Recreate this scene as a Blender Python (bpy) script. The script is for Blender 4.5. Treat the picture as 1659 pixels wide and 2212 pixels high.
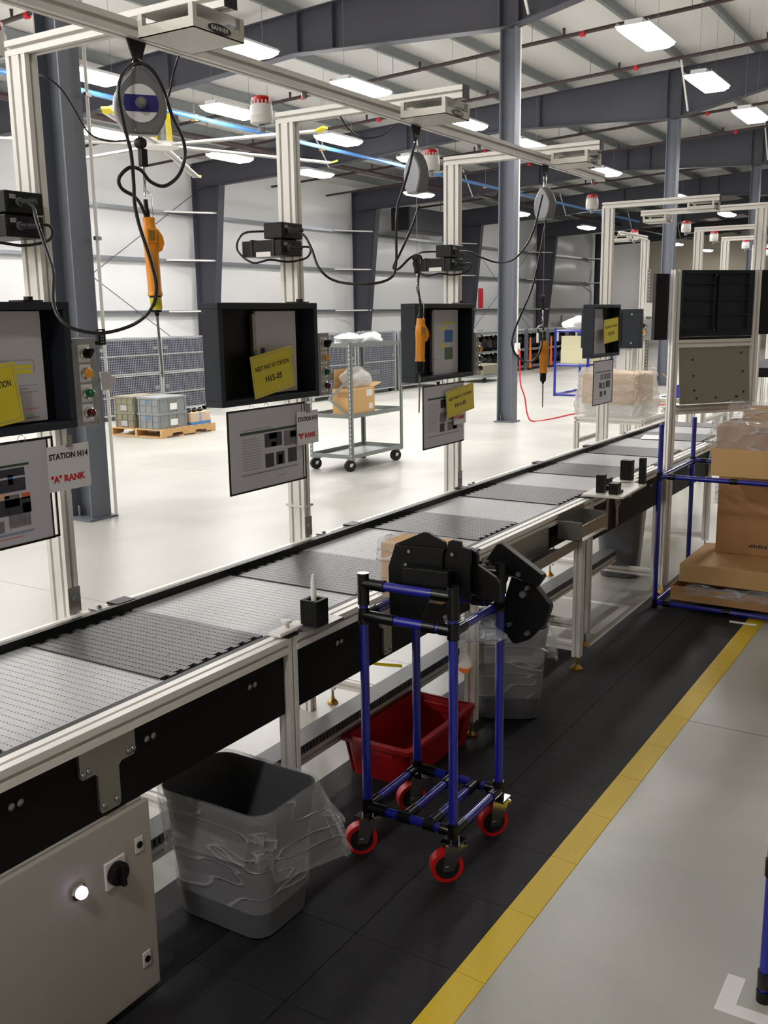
import bpy, math, random
from mathutils import Vector, Matrix
random.seed(7)
for o in list(bpy.data.objects): bpy.data.objects.remove(o, do_unlink=True)
S = bpy.context.scene
COL = S.collection

# ---------------------------------------------------------------- camera
# x runs along the conveyor, y towards the long outer wall, z up (metres)
YAW, PITCH, ROLL, FPX, CAMH = math.radians(57.75), math.radians(11.43), math.radians(-0.836), 2105.0, 1.67
CX, CY = 829.5, 1106.0
_f = Vector((math.sin(YAW)*math.cos(PITCH), math.cos(YAW)*math.cos(PITCH), -math.sin(PITCH)))
_r0 = Vector((math.cos(YAW), -math.sin(YAW), 0)); _u0 = _r0.cross(_f)
_r = _r0*math.cos(ROLL) + _u0*math.sin(ROLL)
_u = -_r0*math.sin(ROLL) + _u0*math.cos(ROLL)
CAM = Vector((0, 0, CAMH))
cd = bpy.data.cameras.new('camera'); cam = bpy.data.objects.new('camera', cd); COL.objects.link(cam)
cd.sensor_fit = 'VERTICAL'; cd.sensor_height = 24.0; cd.lens = 24.0*FPX/2212.0
cd.clip_start = 0.05; cd.clip_end = 300
cam.matrix_world = Matrix(((_r.x, _u.x, -_f.x, 0), (_r.y, _u.y, -_f.y, 0), (_r.z, _u.z, -_f.z, CAMH), (0, 0, 0, 1)))
S.camera = cam

# ---------------------------------------------------------------- world, exposure
w = bpy.data.worlds.new('world'); S.world = w; w.use_nodes = True
w.node_tree.nodes['Background'].inputs[0].default_value = (0.55, 0.57, 0.6, 1)
w.node_tree.nodes['Background'].inputs[1].default_value = 0.05
S.view_settings.view_transform = 'Standard'; S.view_settings.look = 'None'
S.view_settings.gamma = 1.0; S.view_settings.use_curve_mapping = False
S.view_settings.exposure = 0.0
LAMP_STRENGTH = 69.0

def P(px, py, x=None, y=None, z=None):
    """the point of the place seen at a pixel of the photo, on a known plane"""
    d = _f*FPX + _r*(px-CX) - _u*(py-CY)
    if x is not None: t = x/d.x
    elif y is not None: t = y/d.y
    else: t = (z-CAMH)/d.z
    return CAM + d*t

# ---------------------------------------------------------------- materials
def lin(c):
    return tuple(((v/255)/12.92 if v/255 <= .04045 else (((v/255)+.055)/1.055)**2.4) for v in c)
MATS = {}
def mat(name, rgb, rough=.5, metal=0., var=0., vscale=8., bump=0., bscale=60., emit=0., alpha=1., trans=0., stretch=None, spec=.5, coat=0.):
    if name in MATS: return MATS[name]
    m = bpy.data.materials.new(name); m.use_nodes = True
    nt = m.node_tree; b = nt.nodes['Principled BSDF']; L = nt.links
    c = lin(rgb)
    b.inputs['Base Color'].default_value = (*c, 1)
    b.inputs['Roughness'].default_value = rough; b.inputs['Metallic'].default_value = metal
    b.inputs['Specular IOR Level'].default_value = spec
    if coat: b.inputs['Coat Weight'].default_value = coat
    if alpha < 1: b.inputs['Alpha'].default_value = alpha
    if trans: b.inputs['Transmission Weight'].default_value = trans
    if emit:
        b.inputs['Emission Color'].default_value = (*c, 1); b.inputs['Emission Strength'].default_value = emit
    if var or bump:
        tc = nt.nodes.new('ShaderNodeTexCoord'); mp = nt.nodes.new('ShaderNodeMapping')
        if stretch: mp.inputs['Scale'].default_value = stretch
        L.new(tc.outputs['Object'], mp.inputs[0])
    if var:
        n = nt.nodes.new('ShaderNodeTexNoise'); n.inputs['Scale'].default_value = vscale; n.inputs['Detail'].default_value = 5
        L.new(mp.outputs[0], n.inputs['Vector'])
        mx = nt.nodes.new('ShaderNodeMix'); mx.data_type = 'RGBA'
        mx.inputs[6].default_value = (*[v*(1-var) for v in c], 1); mx.inputs[7].default_value = (*[min(1, v*(1+var)) for v in c], 1)
        L.new(n.outputs['Fac'], mx.inputs[0]); L.new(mx.outputs[2], b.inputs['Base Color'])
    if bump:
        n2 = nt.nodes.new('ShaderNodeTexNoise'); n2.inputs['Scale'].default_value = bscale; n2.inputs['Detail'].default_value = 3
        L.new(mp.outputs[0], n2.inputs['Vector'])
        bp = nt.nodes.new('ShaderNodeBump'); bp.inputs['Strength'].default_value = bump; bp.inputs['Distance'].default_value = .02
        L.new(n2.outputs['Fac'], bp.inputs['Height']); L.new(bp.outputs[0], b.inputs['Normal'])
    MATS[name] = m
    return m

def floor_material():
    m = mat('polished concrete', (179, 178, 170), .34, var=.10, vscale=1.1, bump=.03, bscale=25, spec=.5)
    nt = m.node_tree; L = nt.links; b = nt.nodes['Principled BSDF']
    src = b.inputs['Base Color'].links[0].from_socket
    tc = nt.nodes.new('ShaderNodeTexCoord'); sp = nt.nodes.new('ShaderNodeSeparateXYZ'); L.new(tc.outputs['Object'], sp.inputs[0])
    # saw-cut control joints every few metres
    masks = []
    for ax, period, off in (('X', 4.175, 5.6), ('Y', 4.6, 6.5)):
        a = nt.nodes.new('ShaderNodeMath'); a.operation = 'SUBTRACT'; a.inputs[1].default_value = off - period/2; L.new(sp.outputs[ax], a.inputs[0])
        p = nt.nodes.new('ShaderNodeMath'); p.operation = 'FLOORED_MODULO'; p.inputs[1].default_value = period; L.new(a.outputs[0], p.inputs[0])
        s = nt.nodes.new('ShaderNodeMath'); s.operation = 'SUBTRACT'; s.inputs[1].default_value = period/2; L.new(p.outputs[0], s.inputs[0])
        ab = nt.nodes.new('ShaderNodeMath'); ab.operation = 'ABSOLUTE'; L.new(s.outputs[0], ab.inputs[0])
        lt = nt.nodes.new('ShaderNodeMath'); lt.operation = 'LESS_THAN'; lt.inputs[1].default_value = .004; L.new(ab.outputs[0], lt.inputs[0])
        masks.append(lt)
    mxm = nt.nodes.new('ShaderNodeMath'); mxm.operation = 'MAXIMUM'; L.new(masks[0].outputs[0], mxm.inputs[0]); L.new(masks[1].outputs[0], mxm.inputs[1])
    # streaky power-trowel clouds
    n = nt.nodes.new('ShaderNodeTexNoise'); n.inputs['Scale'].default_value = .55; n.inputs['Detail'].default_value = 8; n.inputs['Distortion'].default_value = 1.2
    L.new(tc.outputs['Object'], n.inputs['Vector'])
    mp = nt.nodes.new('ShaderNodeMapRange'); mp.inputs[1].default_value = .35; mp.inputs[2].default_value = .7; mp.inputs[3].default_value = .80; mp.inputs[4].default_value = 1.06
    L.new(n.outputs['Fac'], mp.inputs[0])
    m1 = nt.nodes.new('ShaderNodeMix'); m1.data_type = 'RGBA'; m1.blend_type = 'MULTIPLY'; m1.inputs[0].default_value = 1
    L.new(src, m1.inputs[6]); L.new(mp.outputs[0], m1.inputs[7])
    m2 = nt.nodes.new('ShaderNodeMix'); m2.data_type = 'RGBA'; m2.inputs[7].default_value = (.16, .155, .145, 1)
    L.new(mxm.outputs[0], m2.inputs[0]); L.new(m1.outputs[2], m2.inputs[6]); L.new(m2.outputs[2], b.inputs['Base Color'])
    return m

def brushed_material(name, rgb, rough, scale):
    m = mat(name, rgb, rough, 1.0, var=.12, vscale=30, stretch=scale)
    return m

M = dict(
    alu=mat('anodised aluminium', (232, 229, 224), .42, .15, var=.03, vscale=3),
    slot=mat('profile slot grey', (105, 98, 92), .6, .3),
    cap=mat('black plastic', (13, 13, 14), .45, spec=.3),
    blackpanel=mat('black side panel', (8, 8, 9), .6, spec=.2, var=.1, vscale=5),
    navy=mat('dark slate plastic', (36, 41, 50), .5, spec=.3, bump=.05, bscale=400),
    navyin=mat('black tray inside', (14, 15, 18), .5, spec=.3),
    beltgrey=mat('grey belt plastic', (170, 170, 172), .42, var=.05, vscale=4),
    beltdark=mat('charcoal belt plastic', (54, 52, 55), .42, var=.06, vscale=9),
    ductcover=mat('duct cover grey', (98, 97, 93), .45),
    steel=mat('zinc steel', (150, 150, 150), .35, .9),
    stainless=mat('brushed stainless', (150, 147, 142), .34, .85, var=.06, vscale=20, stretch=(1, 1, 14)),
    chrome=mat('chrome', (210, 210, 210), .15, 1.),
    brass=mat('brass', (190, 150, 80), .3, .9),
    enclosure=mat('light grey painted steel', (178, 172, 165), .45, bump=.03, bscale=600),
    ctrl=mat('control box grey', (158, 159, 160), .4, .1, bump=.03, bscale=700),
    white=mat('white plastic', (228, 226, 222), .4),
    cream=mat('cream painted metal', (216, 213, 204), .4, .05),
    red=mat('red lens', (196, 20, 34), .25, coat=.3),
    redbin=mat('red tote plastic', (160, 10, 22), .42, bump=.02, bscale=300),
    wheelred=mat('red polyurethane', (206, 32, 30), .35),
    pipeblue=mat('blue coated pipe', (18, 26, 138), .25, coat=.4),
    joint=mat('black steel joint', (10, 10, 11), .25, .2),
    orange=mat('orange tool plastic', (240, 152, 28), .4),
    rubber=mat('black rubber', (20, 20, 21), .6),
    cable=mat('black cable', (34, 32, 34), .35),
    paper=mat('white paper', (196, 193, 202), .35, coat=.15),
    paperwhite=mat('bright paper', (224, 222, 224), .5),
    yellow=mat('yellow card', (218, 200, 42), .4, coat=.1),
    yellowdull=mat('yellow print', (226, 216, 48), .5),
    ink=mat('black ink', (34, 32, 36), .6),
    inkgrey=mat('grey ink', (150, 148, 156), .6),
    inkblue=mat('blue grey ink', (140, 145, 170), .6),
    inkred=mat('red ink', (204, 32, 48), .6),
    inkpink=mat('faint red ink', (214, 140, 150), .6),
    inkgreen=mat('dark green ink', (56, 78, 54), .6),
    photo_dark=mat('dark photo print', (52, 50, 62), .5, var=.9, vscale=60),
    photo_mid=mat('mid photo print', (120, 116, 122), .5, var=.6, vscale=70),
    photo_or=mat('orange photo print', (216, 100, 62), .5, var=.2, vscale=40),
    photo_bl=mat('blue photo print', (52, 104, 170), .5, var=.3, vscale=50),
    photo_tan=mat('tan photo print', (222, 170, 140), .5),
    photo_gr=mat('green photo print', (84, 110, 84), .5, var=.4, vscale=50),
    card=mat('cardboard', (204, 164, 110), .75, var=.05, vscale=6, bump=.03, bscale=90),
    carddark=mat('brown cardboard', (178, 135, 90), .75, var=.06, vscale=5),
    steelgrey=mat('grey structural steel', (96, 100, 110), .48, var=.05, vscale=3),
    steeldark=mat('dark structural steel', (66, 66, 76), .5, var=.05, vscale=1.5),
    galv=mat('galvanised purlin', (140, 145, 146), .45, .5, var=.08, vscale=4),
    girt=mat('galvanised girt', (150, 154, 160), .32, .7, var=.05, vscale=3),
    vinyl=mat('white vinyl insulation', (243, 243, 243), .30, var=.02, vscale=2, bump=.12, bscale=2.2, stretch=(2.2, 1, .35)),
    roofvinyl=mat('white roof insulation', (222, 220, 216), .5, var=.03, vscale=1.5, bump=.10, bscale=1.6, stretch=(.5, 1.6, 1)),
    beige=mat('beige wall panel', (176, 168, 150), .6),
    pipe=mat('dark red sprinkler pipe', (62, 46, 48), .5),
    bluecond=mat('blue air pipe', (74, 128, 190), .3),
    hvac=mat('black heater housing', (36, 37, 42), .5),
    lampbody=mat('lamp housing', (220, 220, 220), .4, .3),
    lamp=mat('lamp diffuser', (254, 251, 249), .5, emit=LAMP_STRENGTH),
    wire=mat('wire mesh zinc', (168, 170, 170), .4, .4),
    toteblue=mat('dark blue stacked plastic', (34, 36, 74), .5, var=.25, vscale=14),
    crategrey=mat('grey crate plastic', (126, 130, 132), .45),
    crateolive=mat('olive crate plastic', (122, 118, 98), .45),
    wood=mat('pallet wood', (196, 156, 104), .7, var=.15, vscale=9, stretch=(1, 6, 1)),
    shelf=mat('grey green shelf steel', (128, 134, 132), .42, .25),
    bin=mat('grey waste bin plastic', (98, 99, 104), .45, bump=.02, bscale=300),
    liner=mat('clear bin liner', (226, 226, 232), .2, alpha=.30, spec=.9, bump=.9, bscale=9, stretch=(1, 1, .5)),
    film=mat('clear plastic film', (226, 232, 242), .10, alpha=.34, spec=1., bump=1., bscale=22),
    milky=mat('milky plastic bag', (240, 238, 232), .3, alpha=.48, spec=.6, bump=.4, bscale=9),
    cloth=mat('white plastic sheet', (236, 236, 238), .4, bump=.3, bscale=14),
    mat=mat('black rubber mat', (33, 32, 35), .55, spec=.25, var=.12, vscale=3, bump=.25, bscale=260),
    tape=mat('yellow ramp edge', (214, 182, 36), .5, var=.12, vscale=10, stretch=(.6, 22, 1)),
    whitetape=mat('white floor tape', (226, 224, 220), .5),
    balancer=mat('grey cast balancer', (132, 132, 136), .35, .5),
    blueplate=mat('blue label', (40, 38, 112), .4),
    amber=mat('amber button', (236, 160, 30), .3, coat=.3),
    green=mat('green lens', (14, 100, 58), .15, coat=.5),
    darkred=mat('dark red lens', (84, 10, 26), .15, coat=.5),
    glow=mat('lit lens', (214, 192, 255), .3, emit=3.2),
    yellowpaint=mat('yellow painted steel', (236, 214, 20), .4),
    bluebin=mat('blue bin plastic', (30, 46, 190), .4),
    stripe=mat('grey olive enclosure', (188, 184, 150), .5),
    blackpart=mat('black acetal plastic', (9, 9, 10), .45, spec=.25, bump=.02, bscale=500),
    orangesteel=mat('orange painted steel', (226, 108, 40), .45),
    tan=mat('tan table', (196, 150, 100), .6),
)
M['floor'] = floor_material()
def crease_highlights(m, lo, hi, scale, stretch):
    """thin plastic: mostly clear, with highlights painted in along crumple lines"""
    nt = m.node_tree; L = nt.links; b = nt.nodes['Principled BSDF']
    tc = nt.nodes.new('ShaderNodeTexCoord'); mp = nt.nodes.new('ShaderNodeMapping'); mp.inputs['Scale'].default_value = stretch; mp.inputs['Rotation'].default_value = (.5, .4, .3)
    L.new(tc.outputs['Object'], mp.inputs[0])
    n = nt.nodes.new('ShaderNodeTexNoise'); n.inputs['Scale'].default_value = scale; n.inputs['Detail'].default_value = 1.2; n.inputs['Distortion'].default_value = .35
    L.new(mp.outputs[0], n.inputs['Vector'])
    s = nt.nodes.new('ShaderNodeMath'); s.operation = 'SUBTRACT'; s.inputs[1].default_value = .5; L.new(n.outputs['Fac'], s.inputs[0])
    a = nt.nodes.new('ShaderNodeMath'); a.operation = 'ABSOLUTE'; L.new(s.outputs[0], a.inputs[0])
    r = nt.nodes.new('ShaderNodeMapRange'); r.inputs[1].default_value = 0; r.inputs[2].default_value = .03; r.inputs[3].default_value = hi; r.inputs[4].default_value = lo  # opacity rises along noise ridges to paint the wrinkle highlights
    L.new(a.outputs[0], r.inputs[0]); L.new(r.outputs[0], b.inputs['Alpha'])
    bp = nt.nodes.new('ShaderNodeBump'); bp.inputs['Strength'].default_value = .8; bp.inputs['Distance'].default_value = .02
    L.new(r.outputs[0], bp.inputs['Height']); L.new(bp.outputs[0], b.inputs['Normal'])
crease_highlights(M['liner'], .20, .46, 4.5, (.8, .8, 3.2))
crease_highlights(M['film'], .22, .62, 6., (1., 1., 4.))
crease_highlights(M['milky'], .45, .62, 4., (1., 1., 2.5))

# ---------------------------------------------------------------- mesh builder
ORG = {}
class MB:
    def __init__(s): s.v = []; s.f = []; s.m = []
    def add(s, vs, fs, mi=0):
        o = len(s.v); s.v += [tuple(v) for v in vs]; s.f += [tuple(i+o for i in f) for f in fs]; s.m += [mi]*len(fs); return s
    def box(s, x0, x1, y0, y1, z0, z1, mi=0):
        vs = [(x, y, z) for z in (z0, z1) for y in (y0, y1) for x in (x0, x1)]
        return s.add(vs, [(0, 2, 3, 1), (4, 5, 7, 6), (0, 1, 5, 4), (2, 6, 7, 3), (0, 4, 6, 2), (1, 3, 7, 5)], mi)
    def obox(s, c, size, R=None, mi=0):
        """box of a size about a centre, turned by a rotation matrix"""
        h = [v/2 for v in size]; c = Vector(c); R = R or Matrix.Identity(3)
        vs = [c + R @ Vector((x, y, z)) for z in (-h[2], h[2]) for y in (-h[1], h[1]) for x in (-h[0], h[0])]
        return s.add(vs, [(0, 2, 3, 1), (4, 5, 7, 6), (0, 1, 5, 4), (2, 6, 7, 3), (0, 4, 6, 2), (1, 3, 7, 5)], mi)
    def slab(s, pts, off, mi=0):
        """polygon of 3d points, thickened by an offset vector"""
        n = len(pts); off = Vector(off); a = [Vector(p) for p in pts]; b = [p+off for p in a]
        return s.add(a+b, [tuple(range(n))[::-1], tuple(range(n, 2*n))] + [(i, (i+1) % n, n+(i+1) % n, n+i) for i in range(n)], mi)
    def prism(s, pts, axis, a0, a1, mi=0):
        i = 'xyz'.index(axis); o = [k for k in range(3) if k != i]
        def mk(p, a):
            q = [0, 0, 0]; q[i] = a; q[o[0]] = p[0]; q[o[1]] = p[1]; return Vector(q)
        A = [mk(p, a0) for p in pts]; d = [0, 0, 0]; d[i] = a1-a0
        return s.slab(A, d, mi)
    def cyl(s, p0, p1, r, r1=None, n=16, caps=True, mi=0):
        p0 = Vector(p0); p1 = Vector(p1); d = (p1-p0).normalized(); r1 = r if r1 is None else r1
        a = d.orthogonal().normalized(); b = d.cross(a)
        ring = [(math.cos(2*math.pi*k/n), math.sin(2*math.pi*k/n)) for k in range(n)]
        vs = [p0+(a*c+b*t)*r for c, t in ring] + [p1+(a*c+b*t)*r1 for c, t in ring]
        fs = [(k, (k+1) % n, n+(k+1) % n, n+k) for k in range(n)]
        if caps: fs += [tuple(range(n))[::-1], tuple(range(n, 2*n))]
        return s.add(vs, fs, mi)
    def tube(s, pts, r, n=8, mi=0):
        pts = [Vector(p) for p in pts]; N = len(pts)
        t0 = (pts[1]-pts[0]).normalized(); a = t0.orthogonal().normalized(); vs = []
        for i, p in enumerate(pts):
            t = (pts[min(i+1, N-1)]-pts[max(i-1, 0)])
            t = t.normalized() if t.length > 1e-9 else t0
            a = (a - t*a.dot(t)); a = a.normalized() if a.length > 1e-6 else t.orthogonal().normalized()
            b = t.cross(a)
            vs += [p+(a*math.cos(2*math.pi*k/n)+b*math.sin(2*math.pi*k/n))*r for k in range(n)]
        fs = [(i*n+k, i*n+(k+1) % n, (i+1)*n+(k+1) % n, (i+1)*n+k) for i in range(N-1) for k in range(n)]
        fs += [tuple(range(n))[::-1], tuple(range((N-1)*n, N*n))]
        return s.add(vs, fs, mi)
    def lathe(s, c, prof, n=24, axis='z', mi=0):
        c = Vector(c); vs = []
        for r, h in prof:
            for k in range(n):
                q = (r*math.cos(2*math.pi*k/n), r*math.sin(2*math.pi*k/n), h)
                if axis == 'y': q = (q[0], h, q[1])
                if axis == 'x': q = (h, q[0], q[1])
                vs.append(c+Vector(q))
        N = len(prof); fs = [(i*n+k, i*n+(k+1) % n, (i+1)*n+(k+1) % n, (i+1)*n+k) for i in range(N-1) for k in range(n)]
        fs += [tuple(range(n))[::-1], tuple(range((N-1)*n, N*n))]
        return s.add(vs, fs, mi)
    def rings(s, rings, closed_bottom=True, closed_top=False, mi=0):
        n = len(rings[0]); vs = [p for r in rings for p in r]
        fs = [(i*n+k, i*n+(k+1) % n, (i+1)*n+(k+1) % n, (i+1)*n+k) for i in range(len(rings)-1) for k in range(n)]
        if closed_bottom: fs.append(tuple(range(n))[::-1])
        if closed_top: fs.append(tuple(range((len(rings)-1)*n, len(rings)*n)))
        return s.add(vs, fs, mi)
    def ext(s, axis, x0, x1, y0, y1, z0, z1, mi=0, sl=.0052, dp=.013):
        """T-slot aluminium profile: one groove per 40 mm of each side"""
        i = 'xyz'.index(axis); o = [k for k in range(3) if k != i]
        lo = [x0, y0, z0]; hi = [x1, y1, z1]
        u0, u1, v0, v1 = lo[o[0]], hi[o[0]], lo[o[1]], hi[o[1]]
        def side(L):
            k = max(1, round(L/.041)); return [L*(j+.5)/k for j in range(k)]
        pts = []
        for t in side(u1-u0): pts += [(u0+t-sl, v0), (u0+t-sl, v0+dp), (u0+t+sl, v0+dp), (u0+t+sl, v0)]
        a = [(u0, v0)] + pts + [(u1, v0)]
        for t in side(v1-v0): a += [(u1, v0+t-sl), (u1-dp, v0+t-sl), (u1-dp, v0+t+sl), (u1, v0+t+sl)]
        a += [(u1, v1)]
        for t in side(u1-u0): a += [(u1-t+sl, v1), (u1-t+sl, v1-dp), (u1-t-sl, v1-dp), (u1-t-sl, v1)]
        a += [(u0, v1)]
        for t in side(v1-v0): a += [(u0, v1-t+sl), (u0+dp, v1-t+sl), (u0+dp, v1-t-sl), (u0, v1-t-sl)]
        n = len(a)
        s.prism(a, axis, lo[i], hi[i], mi)
        return s
    def mesh(s, name, mats, org, smooth):
        me = bpy.data.meshes.new(name)
        me.from_pydata([tuple(Vector(v)-org) for v in s.v], [], s.f)
        for m in mats: me.materials.append(m)
        if len(mats) > 1:
            me.polygons.foreach_set('material_index', s.m)
        if smooth:
            me.polygons.foreach_set('use_smooth', [True]*len(me.polygons)); me.set_sharp_from_angle(angle=math.radians(smooth))
        me.validate(); me.update()
        return me
    def build(s, name, mats, parent=None, smooth=0, bev=0, label=None):
        if not isinstance(mats, (list, tuple)): mats = [mats]
        if parent is None:
            xs = [v[0] for v in s.v]; ys = [v[1] for v in s.v]; zs = [v[2] for v in s.v]
            org = Vector(((min(xs)+max(xs))/2, (min(ys)+max(ys))/2, min(zs)))
        else: org = ORG[parent.name]
        o = bpy.data.objects.new(name, s.mesh(name, mats, org, smooth)); COL.objects.link(o)
        if parent is None: o.location = org
        else: o.parent = parent
        ORG[o.name] = org
        if bev:
            b = o.modifiers.new('bevel', 'BEVEL'); b.width = bev; b.segments = 2; b.limit_method = 'ANGLE'; b.angle_limit = math.radians(40)
        if label: o['label'] = label
        return o

def tag(o, label, cat, group=None, kind=None):
    if kind != 'structure' or label:
        o['label'] = label; o['category'] = cat
    if group: o['group'] = group
    if kind: o['kind'] = kind
    return o
def thing(name, label, cat, loc=(0, 0, 0), group=None):
    o = bpy.data.objects.new(name, None); COL.objects.link(o); o.empty_display_size = .05
    o.location = loc; ORG[o.name] = Vector(loc)
    return tag(o, label, cat, group)
def struct(o, kind='structure'):
    o['kind'] = kind; return o
def copy_tree(o, loc=None, rz=None, label=None, parent=None):
    c = o.copy(); COL.objects.link(c); c.parent = parent
    if loc is not None: c.location = loc
    if rz is not None: c.rotation_euler = (0, 0, rz)
    if label: c['label'] = label
    for ch in list(o.children): copy_tree(ch, parent=c)
    return c
def smooth_path(pts, n=6):
    p = [Vector(q) for q in pts]; out = []
    for i in range(len(p)-1):
        a, b, c, d = p[max(i-1, 0)], p[i], p[i+1], p[min(i+2, len(p)-1)]
        for k in range(n):
            t = k/n
            out.append(.5*((2*b) + (c-a)*t + (2*a-5*b+4*c-d)*t*t + (3*b-a-3*c+d)*t**3))
    return out+[p[-1]]
def text(body, size, loc, parent, m, name='lettering', axis='y', width=None, lean=0., align='CENTER', yaw=None, bold=0.):
    """flat lettering on a vertical face; axis 'y' faces -y, axis 'x' faces -x"""
    c = bpy.data.curves.new('t', 'FONT'); c.body = body; c.size = size; c.align_x = align; c.align_y = 'CENTER'; c.extrude = .0002
    c.offset = bold; c.resolution_u = 2
    o = bpy.data.objects.new('t', c); COL.objects.link(o)
    dg = bpy.context.evaluated_depsgraph_get(); me = bpy.data.meshes.new_from_object(o.evaluated_get(dg)); bpy.data.objects.remove(o, do_unlink=True)
    sx = 1.
    if width:
        xs = [v.co.x for v in me.vertices]; sx = width/(max(xs)-min(xs))
    if yaw is None: yaw = 0 if axis == 'y' else -math.pi/2
    R = Matrix.Rotation(yaw, 3, 'Z') @ Matrix.Rotation(math.pi/2, 3, 'X') @ Matrix.Rotation(lean, 3, 'Z')
    org = ORG[parent.name]
    for v in me.vertices: v.co = R @ Vector((v.co.x*sx, v.co.y, v.co.z)) + Vector(loc) - org
    me.materials.clear(); me.materials.append(m)
    ob = bpy.data.objects.new(name, me); COL.objects.link(ob); ob.parent = parent; ORG[ob.name] = org
    return ob

# ================================================================ the building
WY = 20.75
FR = [-2.75, 5.6, 13.95, 22.3, 30.65, 39.0, 47.35, 55.7]     # frame lines along x
XE = 66.0
def ztop(y): return 6.05 + .05*(20.3-y)
def zroof(y): return ztop(y)+.24
struct(MB().box(-11, XE, -9.5, 21, -.2, 0).build('floor', M['floor']))

# long wall: vinyl faced insulation pillowing between the girts
GIRTS = [1.88, 3.32, 4.65]
lev = [0]+GIRTS+[6.3]
b = MB(); nx, nz = 190, 44
vs = []
for j in range(nz+1):
    z = 6.3*j/nz
    k = max(i for i in range(4) if lev[i] <= z+1e-6)
    t = (z-lev[k])/(lev[k+1]-lev[k]); bul = math.sin(math.pi*min(max(t, 0), 1))
    for i in range(nx+1):
        x = -11+(XE+11)*i/nx
        seam = .5+.5*math.cos(2*math.pi*x/1.22)
        vs.append((x, WY-.09*bul*(.75+.25*(1-seam**6)) + .015*math.sin(x*1.7+z*2.1), z))
b.add(vs, [(j*(nx+1)+i, j*(nx+1)+i+1, (j+1)*(nx+1)+i+1, (j+1)*(nx+1)+i) for j in range(nz) for i in range(nx)])
wall = struct(b.build('wall_back', M['vinyl'], smooth=60))
for gz in GIRTS:
    for i in range(len(FR)-1):
        g = MB().box(FR[i]+.01, FR[i+1]-.01, WY-.30, WY-.05, gz-.008, gz+.008)
        g.box(FR[i]+.01, FR[i+1]-.01, WY-.31, WY-.30, gz-.075, gz+.008)
        g.build('girt', M['girt'], wall)
for i, fx in enumerate(FR[2:]):
    for gz in GIRTS:
        g = MB().slab([(fx-1.35, WY-.33, gz-.05), (fx-.02, WY-1.0-.05*(gz-2), gz-.05), (fx+.02, WY-.93-.05*(gz-2), gz-.05), (fx-1.28, WY-.28, gz-.05)], (0, 0, .045))
        g.build('flange_brace', M['alu'], wall)
for y0, xa, xb in ((WY-.35, FR[2], FR[3]), (WY-.35, FR[5], FR[6])):
    for za, zb in ((5.2, .4), (.4, 5.2)):
        MB().cyl((xa+.1, y0, za), (xb-.1, y0, zb), .012, n=6).build('brace_rod', M['steelgrey'], wall)
struct(MB().box(XE, XE+.2, -9.5, 21, 0, 8).build('wall_right', M['beige']))
struct(MB().box(-11.2, -11, -9.5, 21, 0, 8).build('wall_left', M['beige']))
struct(MB().box(-11.2, XE+.2, -9.7, -9.5, 0, 8).build('wall_front', M['beige']))

# roof deck, pillowing between the purlins that run along x
PUR = [21-.5-1.42*k for k in range(21)]
b = MB(); vs = []; ys = []
for a, c in zip(PUR[:-1], PUR[1:]):
    ys += [(a+(c-a)*t, .05*math.sin(math.pi*t)) for t in (0, .2, .4, .6, .8)]
ys = [(21.0, 0)] + ys + [(PUR[-1], 0)]
nx = 60
for y, sag in ys:
    for i in range(nx+1):
        x = -11+(XE+11)*i/nx; vs.append((x, y, zroof(y)-sag+.01*math.sin(x*2.3+y)))
b.add(vs, [(j*(nx+1)+i, (j+1)*(nx+1)+i, (j+1)*(nx+1)+i+1, j*(nx+1)+i+1) for j in range(len(ys)-1) for i in range(nx)])
roof = struct(b.build('ceiling', M['roofvinyl'], smooth=60))
pm = None
for y in PUR:
    if y > 20.4 or y < -8.5: continue
    if pm is None:
        z = 0
        pm = MB().box(-11, XE, -.004, .004, z+.012, z+.212).box(-11, XE, -.07, 0, z+.012, z+.02).box(-11, XE, 0, .07, z+.204, z+.212)
        me = pm.mesh('purlin', [M['galv']], Vector((0, 0, 0)), 0)
    o = bpy.data.objects.new('purlin', me); COL.objects.link(o); o.parent = roof
    o.location = Vector((0, y, ztop(y))) - ORG[roof.name]

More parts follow.
